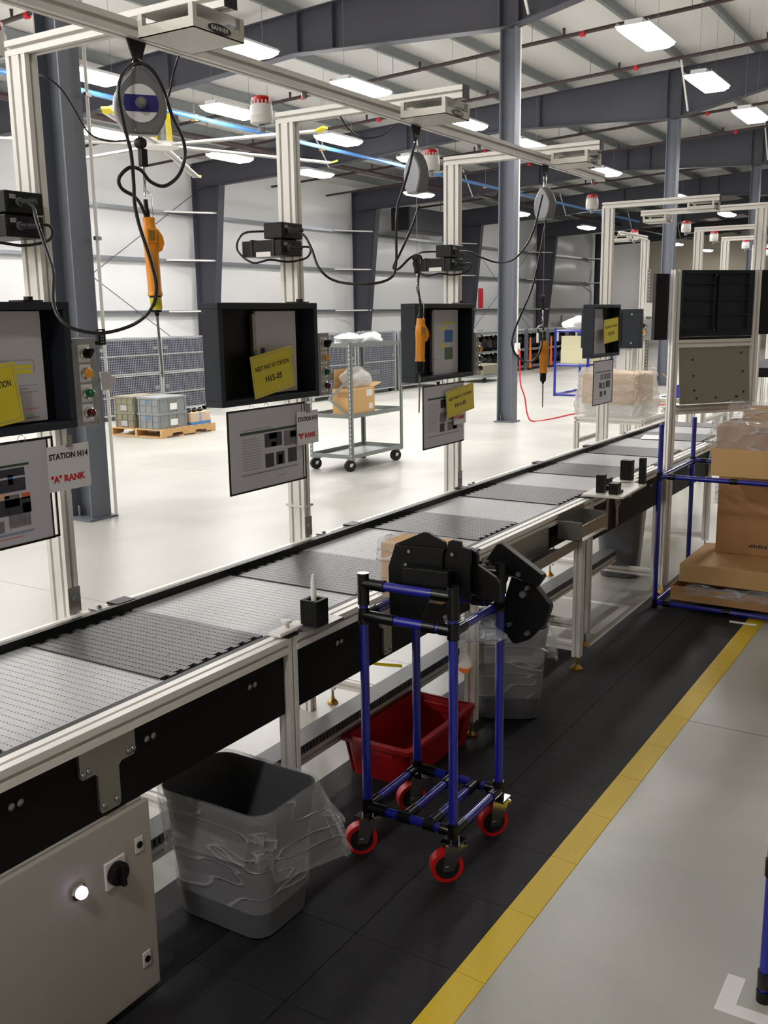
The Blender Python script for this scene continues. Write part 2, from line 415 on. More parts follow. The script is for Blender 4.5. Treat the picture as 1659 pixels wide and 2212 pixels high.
# steel frames: tapered wall column, rafter, interior column
bot = [(20.45, 5.36), (16.7, 5.5), (10.4, 5.93), (6.5, 5.74), (3.2, 6.42), (-9.4, 6.95)]
for i, fx in enumerate(FR):
    rl = {5.6: 'dark steel rafter landing on the big column beside station H14', 13.95: 'dark steel rafter landing on the column with the outlet box', 22.3: 'dark steel rafter landing on the first column beyond the outlet column', 30.65: 'dark steel rafter landing on the farthest interior column'}.get(fx)
    t = thing('roof_rafter', rl or 'dark steel roof rafter with haunch far along the hall', 'rafter', (fx, 6.5, 5.74), None if rl else 'far steel roof rafters')
    web = MB().prism([(y, z) for y, z in bot] + [(-9.4, ztop(-9.4)), (20.5, ztop(20.5))], 'x', fx-.008, fx+.008); web.build('web', M['steeldark'], t)
    fl = MB()
    for (y0, z0), (y1, z1) in zip(bot[:-1], bot[1:]):
        fl.slab([(fx-.11, y0, z0), (fx+.11, y0, z0), (fx+.11, y1, z1), (fx-.11, y1, z1)], (0, 0, -.016))
    fl.build('bottom_flange', M['steeldark'], t)
    MB().slab([(fx-.11, 20.5, ztop(20.5)), (fx+.11, 20.5, ztop(20.5)), (fx+.11, -9.4, ztop(-9.4)), (fx-.11, -9.4, ztop(-9.4))], (0, 0, -.016)).build('top_flange', M['steeldark'], t)
    for y in (13.2, 10.3, 9.6, 6.65, 6.35, 3.2):
        zb = next(z0+(z1-z0)*(y-y0)/(y1-y0) for (y0, z0), (y1, z1) in zip(bot[:-1], bot[1:]) if y0 >= y >= y1)
        MB().box(fx-.10, fx+.10, y-.009, y+.009, zb, ztop(y)-.016).build('stiffener', M['steeldark'], t)
    for y in (15.6, 6.2):
        MB().cyl((fx-.06, y, ztop(y)-.9 if y < 10 else ztop(y)-.75), (fx-.75, y, ztop(y)+.03), .022, n=6).build('flange_brace', M['alu'], t)
    # tapered wall column
    t = thing('tapered_wall_column', 'dark steel column against the white wall, wider at its top', 'column', (fx, 20.2, 0), 'tapered wall columns')
    MB().prism([(20.44, 0), (20.44, 5.358), (19.4, 5.385), (19.98, 0)], 'x', fx-.008, fx+.008).build('web', M['steeldark'], t)
    MB().slab([(fx-.13, 19.98, 0), (fx+.13, 19.98, 0), (fx+.13, 19.4, 5.378), (fx-.13, 19.4, 5.378)], (0, .016, 0)).build('inner_flange', M['steeldark'], t)
    MB().box(fx-.13, fx+.13, 20.43, 20.45, 0, 6.0).build('outer_flange', M['steeldark'], t)
    MB().box(fx-.12, fx-.0085, 19.43, 20.43, 5.33, 5.345).build('stiffener', M['steeldark'], t)
    MB().box(fx-.17, fx+.17, 19.9, 20.5, 0, .02).build('base_plate', M['steelgrey'], t)

def i_column(fx, y, label, conduit):
    t = thing('steel_column', label, 'column', (fx, y, 0), None)
    z1 = 5.72; w, d = .105, .125
    MB().box(fx-w, fx+w, y-d, y-d+.014, .02, z1).build('front_flange', M['steelgrey'], t)
    MB().box(fx-w, fx+w, y+d-.014, y+d, .02, z1).build('rear_flange', M['steelgrey'], t)
    MB().box(fx-.006, fx+.006, y-d+.014, y+d-.014, .02, z1).build('web', M['steelgrey'], t)
    MB().box(fx-w-.05, fx+w+.05, y-d-.03, y+d+.03, 0, .02).build('base_plate', M['steelgrey'], t)
    for sx in (-1, 1):
        for sy in (-1, 1):
            MB().cyl((fx+sx*.06, y+sy*.08, .02), (fx+sx*.06, y+sy*.08, .11), .012, n=8).build('anchor_bolt', M['steel'], t)
    return t
c1 = i_column(5.6, 6.5, 'grey steel column beside the station H14 control box, white conduit on its edge', 0)
MB().cyl((5.73, 6.34, .02), (5.73, 6.34, 5.7), .014, n=8).build('conduit', M['white'], c1)
for z in (1.2, 2.3, 3.4): MB().box(5.70, 5.76, 6.32, 6.35, z, z+.03).build('conduit_clamp', M['steel'], c1)
c2 = i_column(13.95, 6.5, 'grey steel column with an outlet box and red cord plugged in', 0)
MB().cyl((13.93, 6.33, 1.2), (13.93, 6.33, 5.7), .012, n=8).build('conduit', M['white'], c2)
ob = MB().box(13.86, 13.98, 6.30, 6.345, 1.05, 1.22).build('outlet_box', M['white'], c2)
MB().box(13.885, 13.955, 6.295, 6.30, 1.09, 1.18).build('outlet_plate', M['cream'], ob)
cord = [(13.92, 6.29, 1.12), (13.88, 6.26, 1.05), (13.86, 6.25, .9), (13.90, 6.25, .6), (14.0, 6.22, .38), (14.06, 6.2, .12), (14.1, 6.12, .01), (14.6, 6.0, .01), (15.5, 5.95, .01), (16.6, 5.6, .01), (18.0, 4.9, .01)]
tag(MB().tube(smooth_path(cord, 5), .011, 6).build('extension_cord', M['inkred'], smooth=60), 'red extension cord running from the column outlet down to the floor', 'cord')
i_column(22.3, 6.5, 'grey steel column rising behind the far white gantries, second beyond the outlet column', 0)
i_column(30.65, 6.5, 'grey steel column farthest along the column row, mostly hidden by gantry posts', 0)
for k, fx in enumerate((39.0, 47.35, 55.7)):
    pass

# sprinkler pipes under the roof, along y
for k, x in enumerate((10.4, 17.2, 20.1, 25.6, 28.6, 34.2)):
    t = thing('sprinkler_pipe', 'dark red sprinkler branch pipe hung below the roof purlins', 'pipe', (x, 6, 6.3), 'sprinkler branch pipes')
    off = .34
    MB().cyl((x, 20.2, ztop(20.2)-off+.0), (x, -9, ztop(-9)-off), .035, n=10).build('pipe', M['pipe'], t, smooth=60)
    for j, y in enumerate((16.4, 13.0, 9.9, 7.0, 4.2, 1.2)):
        MB().cyl((x, y, ztop(y)-off+.03), (x, y, ztop(y)-off+.14), .02, .03, n=8).build('sprinkler_head', M['pipe'], t)
        MB().cyl((x, y+.6, ztop(y)-off), (x, y+.6, ztop(y)+.01), .006, n=5).build('hanger_rod', M['steel'], t)
        if j % 2: MB().cyl((x, y-.3, ztop(y)-off), (x, y-.38, ztop(y)-off), .05, n=10).build('coupling', M['inkred'], t)
t = thing('sprinkler_main', 'dark sprinkler main pipe running lengthwise under the rafters', 'pipe', (20, 16.2, 5.4))
MB().cyl((-5, 16.2, 5.75), (60, 16.2, 5.75), .07, n=10).build('pipe', M['pipe'], t, smooth=60)
for x in (9, 18.2, 26.5, 35): MB().cyl((x, 16.2, 5.75), (x, 16.2, 6.3), .012, n=6).build('hanger_rod', M['steel'], t)
t = thing('air_pipe', 'light blue compressed air pipe running under the rafters', 'pipe', (18, 12.8, 5.2))
MB().cyl((2, 12.6, 5.2), (40, 12.9, 5.2), .04, n=10).build('pipe', M['bluecond'], t, smooth=60)
for x in (9.5, 14.0, 18.0, 22.3, 26): MB().box(x-.03, x+.03, 12.62+(x-2)*.008-.02, 12.72+(x-2)*.008, 5.15, 5.25).build('clamp', M['brass'], t); MB().cyl((x, 12.66+(x-2)*.008, 5.24), (x, 12.66+(x-2)*.008, 6.4), .006, n=5).build('hanger_rod', M['steel'], t)

# high bay lamps: positions as the photo shows them, those rows carried on out of view, and unseen ones added for light
LAMPS = [(10.96, 12.1), (14.26, 12.1), (17.77, 12.2), (21.2, 12.3), (14.49, 15.5), (18.15, 15.5), (21.44, 15.5), (27.0, 15.6), (34.5, 15.7), (42.1, 15.9), (56, 15.9), (63, 16.0),
         (11.07, 9.2), (14.12, 9.22), (17.79, 9.25), (20.76, 9.25), (25.97, 9.3), (33.1, 9.4), (40.1, 9.5), (13.82, 4.45), (17.04, 4.46), (20.33, 4.48),
         (7.6, 12.1), (4.2, 12.1), (7.7, 9.2), (4.3, 9.2), (11.1, 15.5), (7.6, 15.5), (3.6, 15.5), (27.0, 4.5), (33.5, 4.5), (17.0, .2), (20.5, .2), (26.5, .2), (.9, 9.2), (.7, 12.1), (.4, 15.5), (-2.5, 9.2), (-2.7, 12.1), (-2.9, 15.5), (-6, 9.2), (-6.2, 12.1), (-9.2, 9.2), (-9.4, 12.1), (-2.5, 4.45), (-6, 4.45), (-9.2, 4.45)]
NEAR_FILL = [(10.4, .2), (13.8, .2), (10.5, 4.45), (-2.0, .2)]  # unseen lamps, added to brighten the aisle and the near end
def lamp():
    t = thing('high_bay_lamp', 'glowing rectangular high bay lamp hung below the roof', 'lamp', (0, 0, 0), 'high bay lamps')
    h = MB(); h.slab([(-.6, -.23, 0), (.6, -.23, 0), (.6, .23, 0), (-.6, .23, 0)], (0, 0, .012)); h.box(-.56, .56, -.12, .12, .012, .075)
    for s in (-1, 1): h.slab([(-.6, s*.23, 0), (.6, s*.23, 0), (.6, s*.2, .04), (-.6, s*.2, .04)], (0, 0, .004))
    h.build('housing', M['lampbody'], t)
    MB().rings([[(-sx, -sy, z), (sx, -sy, z), (sx, sy, z), (-sx, sy, z)] for sx, sy, z in ((.50, .15, -.085), (.58, .21, -.03), (.58, .21, -.001))], True, True).build('diffuser', M['lamp'], t)
    for x in (-.5, .5): MB().cyl((x, 0, 0), (x, 0, 1.0), .003, n=4).build('hanger_wire', M['steel'], t)
    return t
lp = lamp()
for k, (x, y) in enumerate(LAMPS+NEAR_FILL):
    o = lp if k == 0 else copy_tree(lp)
    o.location = (x, y, 5.3)
    for ch in o.children:
        if ch.name.startswith('hanger_wire'): ch.location.z = .07; ch.scale.z = zroof(y)-5.3-.08

# ceiling fan with long blades
hub = Vector((14.6, 14.2, 4.93))
t = thing('ceiling_fan', 'large industrial ceiling fan with long silver blades and yellow tips', 'fan', hub)
for k in range(6):
    a = math.radians(-28+60*k); d = Vector((math.cos(a), math.sin(a), 0)); s = Vector((-d.y, d.x, 0))
    bl = MB(); p0, p1 = hub+d*.3, hub+d*3.65-Vector((0, 0, .10)); w = .085
    bl.slab([p0-s*w, p0+s*w, p1+s*w, p1-s*w], (0, 0, .02)); bl.slab([p0-s*w*.4, p0+s*w*.4, p1+s*w*.4, p1-s*w*.4], (0, 0, .045))
    bo = bl.build('blade', M['alu'], t)
    p2 = p1+d*.16
    MB().slab([p1-s*w*1.1, p1+s*w*1.1, p2+s*w*.9+Vector((0, 0, .05)), p2-s*w*.9+Vector((0, 0, .05))], (0, 0, .03)).build('blade_tip', M['yellowpaint'], bo)
MB().lathe(hub, [(.05, .07), (.34, .06), (.36, .02), (.34, -.03), (.1, -.05)], 20).build('hub', M['alu'], t, smooth=40)
fr = MB()
for sx in (-1, 1):
    fr.slab([hub+Vector((sx*.2, -.12, .05)), hub+Vector((sx*.2, .12, .05)), hub+Vector((sx*.15, .1, .75)), hub+Vector((sx*.15, -.1, .75))], (.02*sx, 0, 0))
fr.box(hub.x-.17, hub.x+.17, hub.y-.1, hub.y+.1, hub.z+.73, hub.z+.8)
fr.build('motor_frame', M['yellowpaint'], t)
MB().lathe(hub, [(.09, .06), (.11, .1), (.11, .42), (.07, .5), (.05, .7)], 14).build('motor', M['galv'], t, smooth=40)
MB().box(hub.x+.2, hub.x+.42, hub.y-.1, hub.y+.1, hub.z+.3, hub.z+.65).build('control_box', M['hvac'], t)
MB().cyl(hub+Vector((0, 0, .8)), (hub.x, hub.y, zroof(hub.y)-.05), .035, n=10).build('drop_rod', M['galv'], t)

# unit heater on the wall
t = thing('unit_heater', 'black unit heater hung high by the white wall with a yellow label', 'heater', (33.6, 19.3, 4.55))
MB().box(32.0, 35.4, 18.9, 19.7, 4.72, 5.55).build('housing', M['hvac'], t, bev=.03)
MB().box(34.6, 34.95, 18.88, 18.9, 5.1, 5.4).build('label', M['yellowdull'], t)
MB().slab([(35.6, 18.9, 4.5), (36.1, 18.9, 4.6), (36.1, 18.9, 5.0), (35.6, 18.9, 5.05)], (0, .6, 0)).build('louvre', M['hvac'], t)
MB().cyl((35.9, 19.3, 4.9), (35.9, 19.3, 5.8), .16, n=14).build('flue', M['white'], t, smooth=50)
for x in (32.3, 35.1): MB().cyl((x, 19.3, 5.55), (x, 19.3, ztop(19.3)+.1), .012, n=6).build('hanger_rod', M['steel'], t)

# ================================================================ floor mat and tapes
t = thing('anti_fatigue_mat', 'black interlocking rubber floor mat with yellow ramp edge', 'mat', (3.4, 1.5, 0))
PX = .3175; X0 = 2.294-5*PX
tm = None
for i in range(18):
    x = X0+i*PX
    cols = 3 if x < 4.2 else 2
    for j in range(cols):
        y0 = 1.05+(.308 if cols == 3 else .295)*j; wd = .307
        if tm is None:
            tm = {n: MB().box(.0008, PX-.0008, .0008, q-.0016, 0, .0062).mesh('mat_tile', [M['mat']], Vector((0, 0, 0)), 0) for n, q in ((3, .308), (2, .295))}
        if cols == 2 and j == 1: y0 = 1.05+.295
        o = bpy.data.objects.new('mat_tile', tm[cols]); COL.objects.link(o); o.parent = t; o.location = Vector((x, y0, 0))-ORG[t.name]
sm = None
for i in range(15):
    x = X0+i*PX
    if sm is None:
        g = MB().prism([(.965, 0), (1.049, 0), (1.049, .0075), (1.035, .0078), (.975, .0035), (.966, .002)], 'x', .0012, PX-.0012); sm = g.mesh('edge_strip', [M['tape']], Vector((0, 0, 0)), 0)
    o = bpy.data.objects.new('edge_strip', sm); COL.objects.link(o); o.parent = t; o.location = Vector((x, 0, 0))-ORG[t.name]
t = thing('floor_tape', 'white corner tape mark on the floor around the blue rack foot', 'tape', (2.25, .4, 0))
MB().box(2.185, 2.335, .405, .449, 0, .0012).build('tape_strip', M['whitetape'], t)
MB().box(2.185, 2.226, -.1, .405, 0, .0012).build('tape_strip', M['whitetape'], t)
t = thing('floor_tape', 'white tape outline on the floor under the conveyor by the steel trays', 'tape', (5.0, 1.8, 0))
MB().box(4.79, 5.33, 1.685, 1.735, 0, .0012).build('tape_strip', M['whitetape'], t)
MB().box(5.285, 5.33, 1.735, 2.2, 0, .0012).build('tape_strip', M['whitetape'], t)
MB().box(4.75, 4.79, 1.685, 2.2, 0, .0012).build('tape_strip', M['whitetape'], t)

# ================================================================ conveyor
RT = .77                       # top of the side rails
cv = thing('belt_conveyor', 'long assembly conveyor with grey slat belt, dark ribbed pads and aluminium side rails', 'conveyor', (4.4, 2.0, 0))
LEGX = [2.095, 3.265, 4.53, 5.71, 6.9]          # leg frames
XB0, XB1 = .55, 8.3
# near side rail in sections between the legs, far rail in one run
sec = [XB0]+LEGX+[XB1]
for i in range(len(sec)-1):
    a = sec[i]+(.042 if i else 0); c = sec[i+1]
    MB().ext('x', a, c, 1.650, 1.704, RT-.046, RT).build('near_rail', M['alu'], cv, label='aluminium rail on the operator side')
    MB().box(a, c, 1.705, 1.731, RT-.05, RT-.004).build('wear_strip', M['cap'], cv)
    MB().box(a, c, 1.672, 1.690, .537 if i != 2 else .612, RT-.046).build('side_panel', M['blackpanel'], cv)
    n = max(2, int((c-a)/.33))
    for k in range(n):
        xs = a+(c-a)*(k+.6)/n
        for dx in (0, .022):
            MB().lathe((xs+dx, 1.672, .672), [(.009, 0), (.0085, -.004), (.005, -.006)], 10, 'y').build('panel_screw', M['steel'], cv, smooth=50)
MB().ext('x', XB0, XB1, 2.327, 2.373, RT-.046, RT).build('far_rail', M['alu'], cv)
MB().box(XB0, XB1, 2.306, 2.327, RT-.05, RT+.006).build('belt_guide', M['cap'], cv)
MB().box(XB0, XB1, 2.34, 2.358, .537, RT-.046).build('side_panel', M['blackpanel'], cv)
MB().box(XB0, XB1, 1.70, 2.34, .60, .63).build('return_deck', M['blackpanel'], cv)
for lx in LEGX:
    for y0 in (1.652, 2.332):
        lg = MB().ext('z', lx, lx+.042, y0, y0+.042, .07, RT if y0 < 2 else RT-.047).build('leg', M['alu'], cv)
        MB().cyl((lx+.021, y0+.021, .03), (lx+.021, y0+.021, .075), .006, n=8).build('levelling_screw', M['steel'], lg)
        zf = .0064 if (lx < 4.4 and y0 < 1.9) else 0.
        MB().lathe((lx+.021, y0+.021, .0), [(.024, zf), (.024, zf+.005), (.018, .014), (.008, .024), (.008, .034)], 14).build('levelling_foot', M['brass'], lg, smooth=40)
        if y0 < 2: MB().box(lx-.004, lx+.046, y0-.004, y0+.05, RT, RT+.006).build('end_cap', M['cap'], lg)
    MB().ext('y', lx, lx+.042, 1.694, 2.332, .085, .127).build('cross_member', M['alu'], cv)
# slatted belt: one object per row of slats, 25.4 mm pitch
def row_mesh(nm, y0, y1, z1, cuts, m, teeth):
    g = MB(); ph = .0254; e = .0007
    ys = [y0]+[c for c in cuts if y0 < c < y1]+[y1]
    for a, c in zip(ys[:-1], ys[1:]):
        g.box(e, ph-.0032, a+.0004, c-.0004, z1-.012, z1)
    g.box(ph-.0033, ph-.0005, y0, y1, z1-.013, z1-.0035)          # recessed hinge line
    n = int((y1-y0)/teeth)
    for k in range(n):
        yy = y0+(k+.25)*teeth; g.box(ph-.0034, ph+.0006, yy, yy+teeth*.52, z1-.012, z1-.0002)   # hinge knuckles
    return g.mesh(nm, [m], Vector((0, 0, 0)), 0)
BZ = .7505
ga = row_mesh('belt_row', 1.7335, 2.3045, BZ, [1.80, 1.95, 2.10, 2.25], M['beltgrey'], .0127)
gb = row_mesh('belt_row', 1.7335, 2.3045, BZ, [1.876, 2.026, 2.176], M['beltgrey'], .0127)
da = row_mesh('belt_row', 1.762, 2.270, BZ+.0045, [1.88, 2.03, 2.18], M['beltdark'], .0127)
db = row_mesh('belt_row', 1.775, 2.288, BZ+.0045, [1.955, 2.105], M['beltdark'], .0127)
lo = MB().box(0, .0254, 1.7335, 2.3045, BZ-.018, BZ-.0125)
x = .62; k = 0
PADS = [.795, 1.70, 2.605, 3.508, 4.39, 5.25, 6.145, 7.05, 7.93]
while x < 8.24:
    pad = any(p-.012 <= x <= p+.41 for p in PADS)
    for me in (([da, db][k % 2],) if pad else ([ga, gb][(k//2) % 2],)):
        o = bpy.data.objects.new('belt_row', me); COL.objects.link(o); o.parent = cv; o.location = Vector((x, 0, 0))-ORG[cv.name]
    x += .0254; k += 1
MB().box(.62, 8.24, 1.7335, 2.3045, BZ-.0165, BZ-.0125).build('belt_carcass', M['beltgrey'], cv)
# joint brackets and caps on the far rail
for bx in (2.0, 3.22, 4.60, 7.1):
    MB().box(bx, bx+.05, 2.327, 2.37, RT, RT+.006).build('rail_bracket', M['stainless'], cv)
    MB().lathe((bx+.025, 2.348, RT+.006), [(.008, 0), (.008, .006), (.004, .009)], 8).build('bracket_bolt', M['steel'], cv)
for bx in (2.075, 3.42, 4.45, 5.45, 6.3):
    MB().box(bx, bx+.075, 2.318, 2.37, RT+.001, RT+.008).build('rail_joint_cap', M['cap'], cv)
# hanger plates bolted to the near panel
def tplate(x0, x1, x2, x3):
    y = 1.668
    pts = [(x0, .716), (x0, .66), (x0+.006, .652), (x1-.008, .652), (x1, .644), (x1, .556), (x1+.006, .549), (x2-.006, .549), (x2, .556), (x2, .646), (x2+.01, .655), (x3-.006, .655), (x3, .662), (x3, .716)]
    p = MB().prism(pts, 'y', y-.004, y+.004).build('hanger_plate', M['stainless'], cv)
    for sx, sz in ((x0+.008, .664), (x0+.024, .668), (x3-.022, .668), (x3-.008, .67), (x1+.012, .566), (x2-.012, .566)):
        MB().lathe((sx, y-.004, sz), [(.0075, 0), (.007, -.004), (.004, -.006)], 10, 'y').build('plate_screw', M['steel'], p, smooth=50)
tplate(1.345, 1.395, 1.458, 1.512)
tplate(2.60, 2.625, 2.675, 2.70)
tplate(4.93, 4.95, 4.985, 5.01)
# wiring duct riding on the cross members
t = thing('wiring_duct', 'long grey wiring duct with slotted front lying under the conveyor', 'duct', (3.8, 1.98, .127))
MB().ext('x', 1.56, 5.82, 1.945, 2.03, .1275, .166).build('support_profile', M['alu'], t)
MB().box(1.56, 5.82, 1.943, 2.032, .196, .2015).build('cover', M['ductcover'], t)
d = MB().box(1.56, 5.82, 1.953, 2.028, .1665, .1959)
d.build('trough', M['hvac'], t)
f = MB()
for k in range(213): f.box(1.56+k*.02, 1.56+k*.02+.012, 1.947, 1.953, .1665, .1958)
struct(f.build('slot_fingers', M['steelgrey'], t), 'stuff')

# electrical enclosure under the conveyor
t = thing('electrical_enclosure', 'light grey electrical cabinet with black rotary switch and lit white lamp', 'cabinet', (1.15, 1.84, .03))
e = MB().box(.72, 1.525, 1.668, 2.02, .028, .536).build('body', M['enclosure'], t, bev=.004)
dr = MB().box(.725, 1.532, 1.652, 1.667, .031, .532).build('door', M['enclosure'], t, bev=.004)
for z in (.431, .123):
    l = MB().box(1.476, 1.502, 1.648, 1.652, z-.02, z+.02).build('latch', M['white'], dr, bev=.002)
    MB().lathe((1.489, 1.648, z), [(.0085, 0), (.0085, -.003), (.004, -.003)], 12, 'y').build('latch_slot', M['cap'], dr, smooth=40)
sw = MB().box(1.378, 1.442, 1.645, 1.652, .365, .435).build('switch_plate', M['white'], dr, bev=.003)
MB().lathe((1.41, 1.645, .40), [(.028, 0), (.028, -.014), (.024, -.018), (.0, -.018)], 24, 'y').build('switch_knob', M['cap'], dr, smooth=40)
MB().box(1.404, 1.416, 1.615, 1.63, .374, .426).build('switch_handle', M['cap'], dr, bev=.002)
MB().lathe((1.300, 1.652, .411), [(.020, 0), (.020, -.008), (.015, -.012)], 20, 'y').build('lamp_bezel', M['chrome'], dr, smooth=40)
MB().lathe((1.300, 1.642, .411), [(.0145, 0), (.0145, -.010), (.011, -.016), (.004, -.018)], 20, 'y').build('lamp_lens', M['glow'], dr, smooth=60, label='lit white lens')
tag(MB().tube(smooth_path([(1.530, 1.9, .49), (1.57, 1.89, .46), (1.66, 1.93, .35), (1.70, 1.99, .22)]), .008, 8).build('cable', M['yellowpaint'], smooth=60), 'yellow cable leaving the electrical cabinet towards the wiring duct', 'cable')
tag(MB().tube(smooth_path([(3.22, 2.42, .40), (3.26, 2.33, .30), (3.30, 2.2, .22), (3.36, 2.04, .206)]), .007, 8).build('cable', M['yellowpaint'], smooth=60), 'yellow cable dropping behind the conveyor leg to the wiring duct', 'cable')

# ================================================================ waste bins with liners
def rrect(cx, cy, lx, ly, r, n=6):
    out = []
    for sx, sy, a0 in ((1, 1, 0), (-1, 1, 90), (-1, -1, 180), (1, -1, 270)):
        for k in range(n+1):
            a = math.radians(a0+90*k/n); out.append((cx+sx*(lx/2-r)+r*math.cos(a), cy+sy*(ly/2-r)+r*math.sin(a)))
    return out
def waste_bin(label, cx, cy, z0, top, botm, h, seed, drop=(.10, .17), liner=True, rz=0.):
    t = thing('waste_bin', label, 'bin', (0, 0, 0))
    rg = []
    for f, ofs in ((0, -.02), (.015, 0), (.25, 0), (.5, 0), (.75, 0), (.93, 0), (.935, .006), (1., .007)):
        lx = botm[0]+(top[0]-botm[0])*f+ofs; ly = botm[1]+(top[1]-botm[1])*f+ofs
        rg.append([(x, y, h*f) for x, y in rrect(0, 0, lx, ly, .055)])
    inner = []
    for f in (1., .9, .5, .03):
        lx = botm[0]+(top[0]-botm[0])*f-.008; ly = botm[1]+(top[1]-botm[1])*f-.008
        inner.append([(x, y, h*f+(.0 if f < 1 else .001)) for x, y in rrect(0, 0, lx, ly, .052)])
    MB().rings(rg+inner, True, True).build('shell', M['bin'], t, smooth=50)
    if liner:
        rnd = random.Random(seed); base = rrect(0, 0, top[0]+.016, top[1]+.016, .06, 27)
        ph = [rnd.uniform(0, 6.28) for _ in range(8)]
        rr = []; fl = math.atan2(-.85, .53)-rz
        lvl = [(-.30, -.03), (-.12, -.02), (-.02, -.014), (.004, -.004), (.006, .004), (-.008, .010)]
        for dz, off in lvl:
            rr.append([(x+x/math.hypot(x, y)*off, y+y/math.hypot(x, y)*off, h+dz) for x, y in base])
        for j in range(1, 13):
            v = j/12; ring = []
            for k, (x, y) in enumerate(base):
                a = 2*math.pi*k/len(base); d = math.hypot(x, y); ang = math.atan2(y, x)
                side = max(0, math.cos(ang-fl))**3
                taper = (1-v)*0+(-.028*v)
                fold = .009*math.sin(11*a+ph[0]+2.5*v)+.007*math.sin(19*a+ph[1]-4*v)+.004*math.sin(37*a+ph[2]+3*v)
                o = .012+taper*(1-side)+.075*side*v**1.1+fold*(v**.8)
                hang = drop[0]+(drop[1]-drop[0])*(.5+.5*math.sin(2*a+ph[4]))+.014*math.sin(7*a+ph[5])+.01*math.sin(13*a+ph[6])
                ring.append((x+x/d*o, y+y/d*o, h-.01-hang*v))
            rr.append(ring)
        MB().rings(rr, False, False).build('bin_liner', M['liner'], t, smooth=55, label='clear plastic liner folded over the rim')
    t.location = (cx, cy, z0); t.rotation_euler = (0, 0, rz)
    return t
waste_bin('grey plastic waste bin with clear liner beside the electrical cabinet', 1.915, 1.703, .0065, (.27, .375), (.225, .315), .385, 3, (.13, .20))
waste_bin('grey waste bin with clear liner standing behind the blue pipe trolley', 3.60, 1.66, .0065, (.30, .31), (.24, .25), .40, 11, (.10, .15), rz=.5)
waste_bin('tall grey waste bin without liner under the conveyor beside the blue rack', 6.02, 1.985, 0, (.34, .30), (.27, .23), .50, 5, liner=False, rz=.2)

# ================================================================ red tote on the mat
t = thing('red_tote', 'empty red plastic tote on the black mat beneath the conveyor', 'tote', (0, 0, 0))
def tote_rings(lx0, ly0, lx1, ly1, h, th, r=.02):
    out = [[(x, y, h*f) for x, y in rrect(0, 0, lx0+(lx1-lx0)*f, ly0+(ly1-ly0)*f, r, 3)] for f in (0, .5, 1.)]
    inn = [[(x, y, max(h*f, th)) for x, y in rrect(0, 0, lx0+(lx1-lx0)*f-2*th, ly0+(ly1-ly0)*f-2*th, r*.8, 3)] for f in (1., .5, 0.)]
    return out+inn
MB().rings(tote_rings(.455, .225, .49, .265, .15, .004), True, True).build('body', M['redbin'], t, smooth=40)
rim = MB()
o1 = rrect(0, 0, .525, .30, .02, 3); i1 = rrect(0, 0, .488, .263, .018, 3)
rim.rings([[(x, y, .143) for x, y in i1], [(x, y, .136) for x, y in o1], [(x, y, .150) for x, y in o1], [(x, y, .154) for x, y in i1]], False, False)
rim.build('rim', M['redbin'], t, smooth=40)
for sx in (-1, 1):
    MB().box(sx*.232-.012, sx*.232+.012, -.07, .07, .10, .135).build('handle', M['redbin'], t, bev=.003)
for sx, sy in ((-1, -1), (1, -1), (-1, 1), (1, 1)):
    MB().slab([(sx*.215, sy*.119, .0), (sx*.165, sy*.119, .0), (sx*.18, sy*.138, .135), (sx*.235, sy*.138, .135)], (0, sy*.006, 0)).build('corner_rib', M['redbin'], t)
t.location = (2.998, 1.787, .0065)

# ================================================================ blue pipe trolley
PR = .014
tr = thing('pipe_trolley', 'small blue pipe trolley with black joints and red castor wheels', 'trolley', (2.5, 1.405, 0))
LX, LY = (2.345, 2.655), (1.252, 1.557)
Z0, ZR, ZT = .160, .785, .905
for x in LX:
    for y in LY:
        up = MB().cyl((x, y, .135), (x, y, ZT), PR, n=16).build('upright', M['pipeblue'], tr, smooth=50)
        for za, zb in ((ZT-.085, ZT+.012), (Z0-.025, Z0+.03), (ZR-.025, ZR+.025)):
            MB().cyl((x, y, za), (x, y, zb), PR+.004, n=16).build('joint', M['joint'], up, smooth=50)
        # castor
        cs = MB().box(x-.03, x+.03, y-.03, y+.03, .128, .134).build('castor_plate', M['chrome'], tr)
        ang = -.85 if x < 2.5 else -.7
        d = Vector((math.cos(ang), math.sin(ang), 0)); s = Vector((-d.y, d.x, 0))
        wc = Vector((x, y, .0565)) - d*.022
        fk = MB()
        for q in (-1, 1):
            c0 = wc+s*q*.02
            fk.slab([c0+d*.018+Vector((0, 0, -.012)), c0-d*.016+Vector((0, 0, -.012)), Vector((x, y, .128))+s*q*.02-d*.028, Vector((x, y, .128))+s*q*.02+d*.028], s*q*.003)
        fk.build('castor_fork', M['chrome'], cs)
        MB().cyl(wc-s*.016, wc+s*.016, .050, n=28).build('tyre', M['wheelred'], cs, smooth=40)
        MB().cyl(wc-s*.0175, wc+s*.0175, .037, n=24).build('wheel_hub', M['rubber'], cs, smooth=40)
        MB().cyl(wc-s*.026, wc+s*.026, .007, n=10).build('axle_bolt', M['chrome'], cs, smooth=40)
        MB().obox(wc+d*.035+Vector((0, 0, .062)), (.05, .03, .006), Matrix.Rotation(ang, 3, 'Z')).build('brake_pedal', M['chrome'], cs)
def pipe(a, c, sleeves=(.0, 1.)):
    o = MB().cyl(a, c, PR, n=16).build('rail', M['pipeblue'], tr, smooth=50)
    a = Vector(a); c = Vector(c); L = (c-a).length
    for s0, s1 in sleeves:
        MB().cyl(a+(c-a)*s0, a+(c-a)*s1, PR+.0035, n=16).build('joint', M['joint'], o, smooth=50)
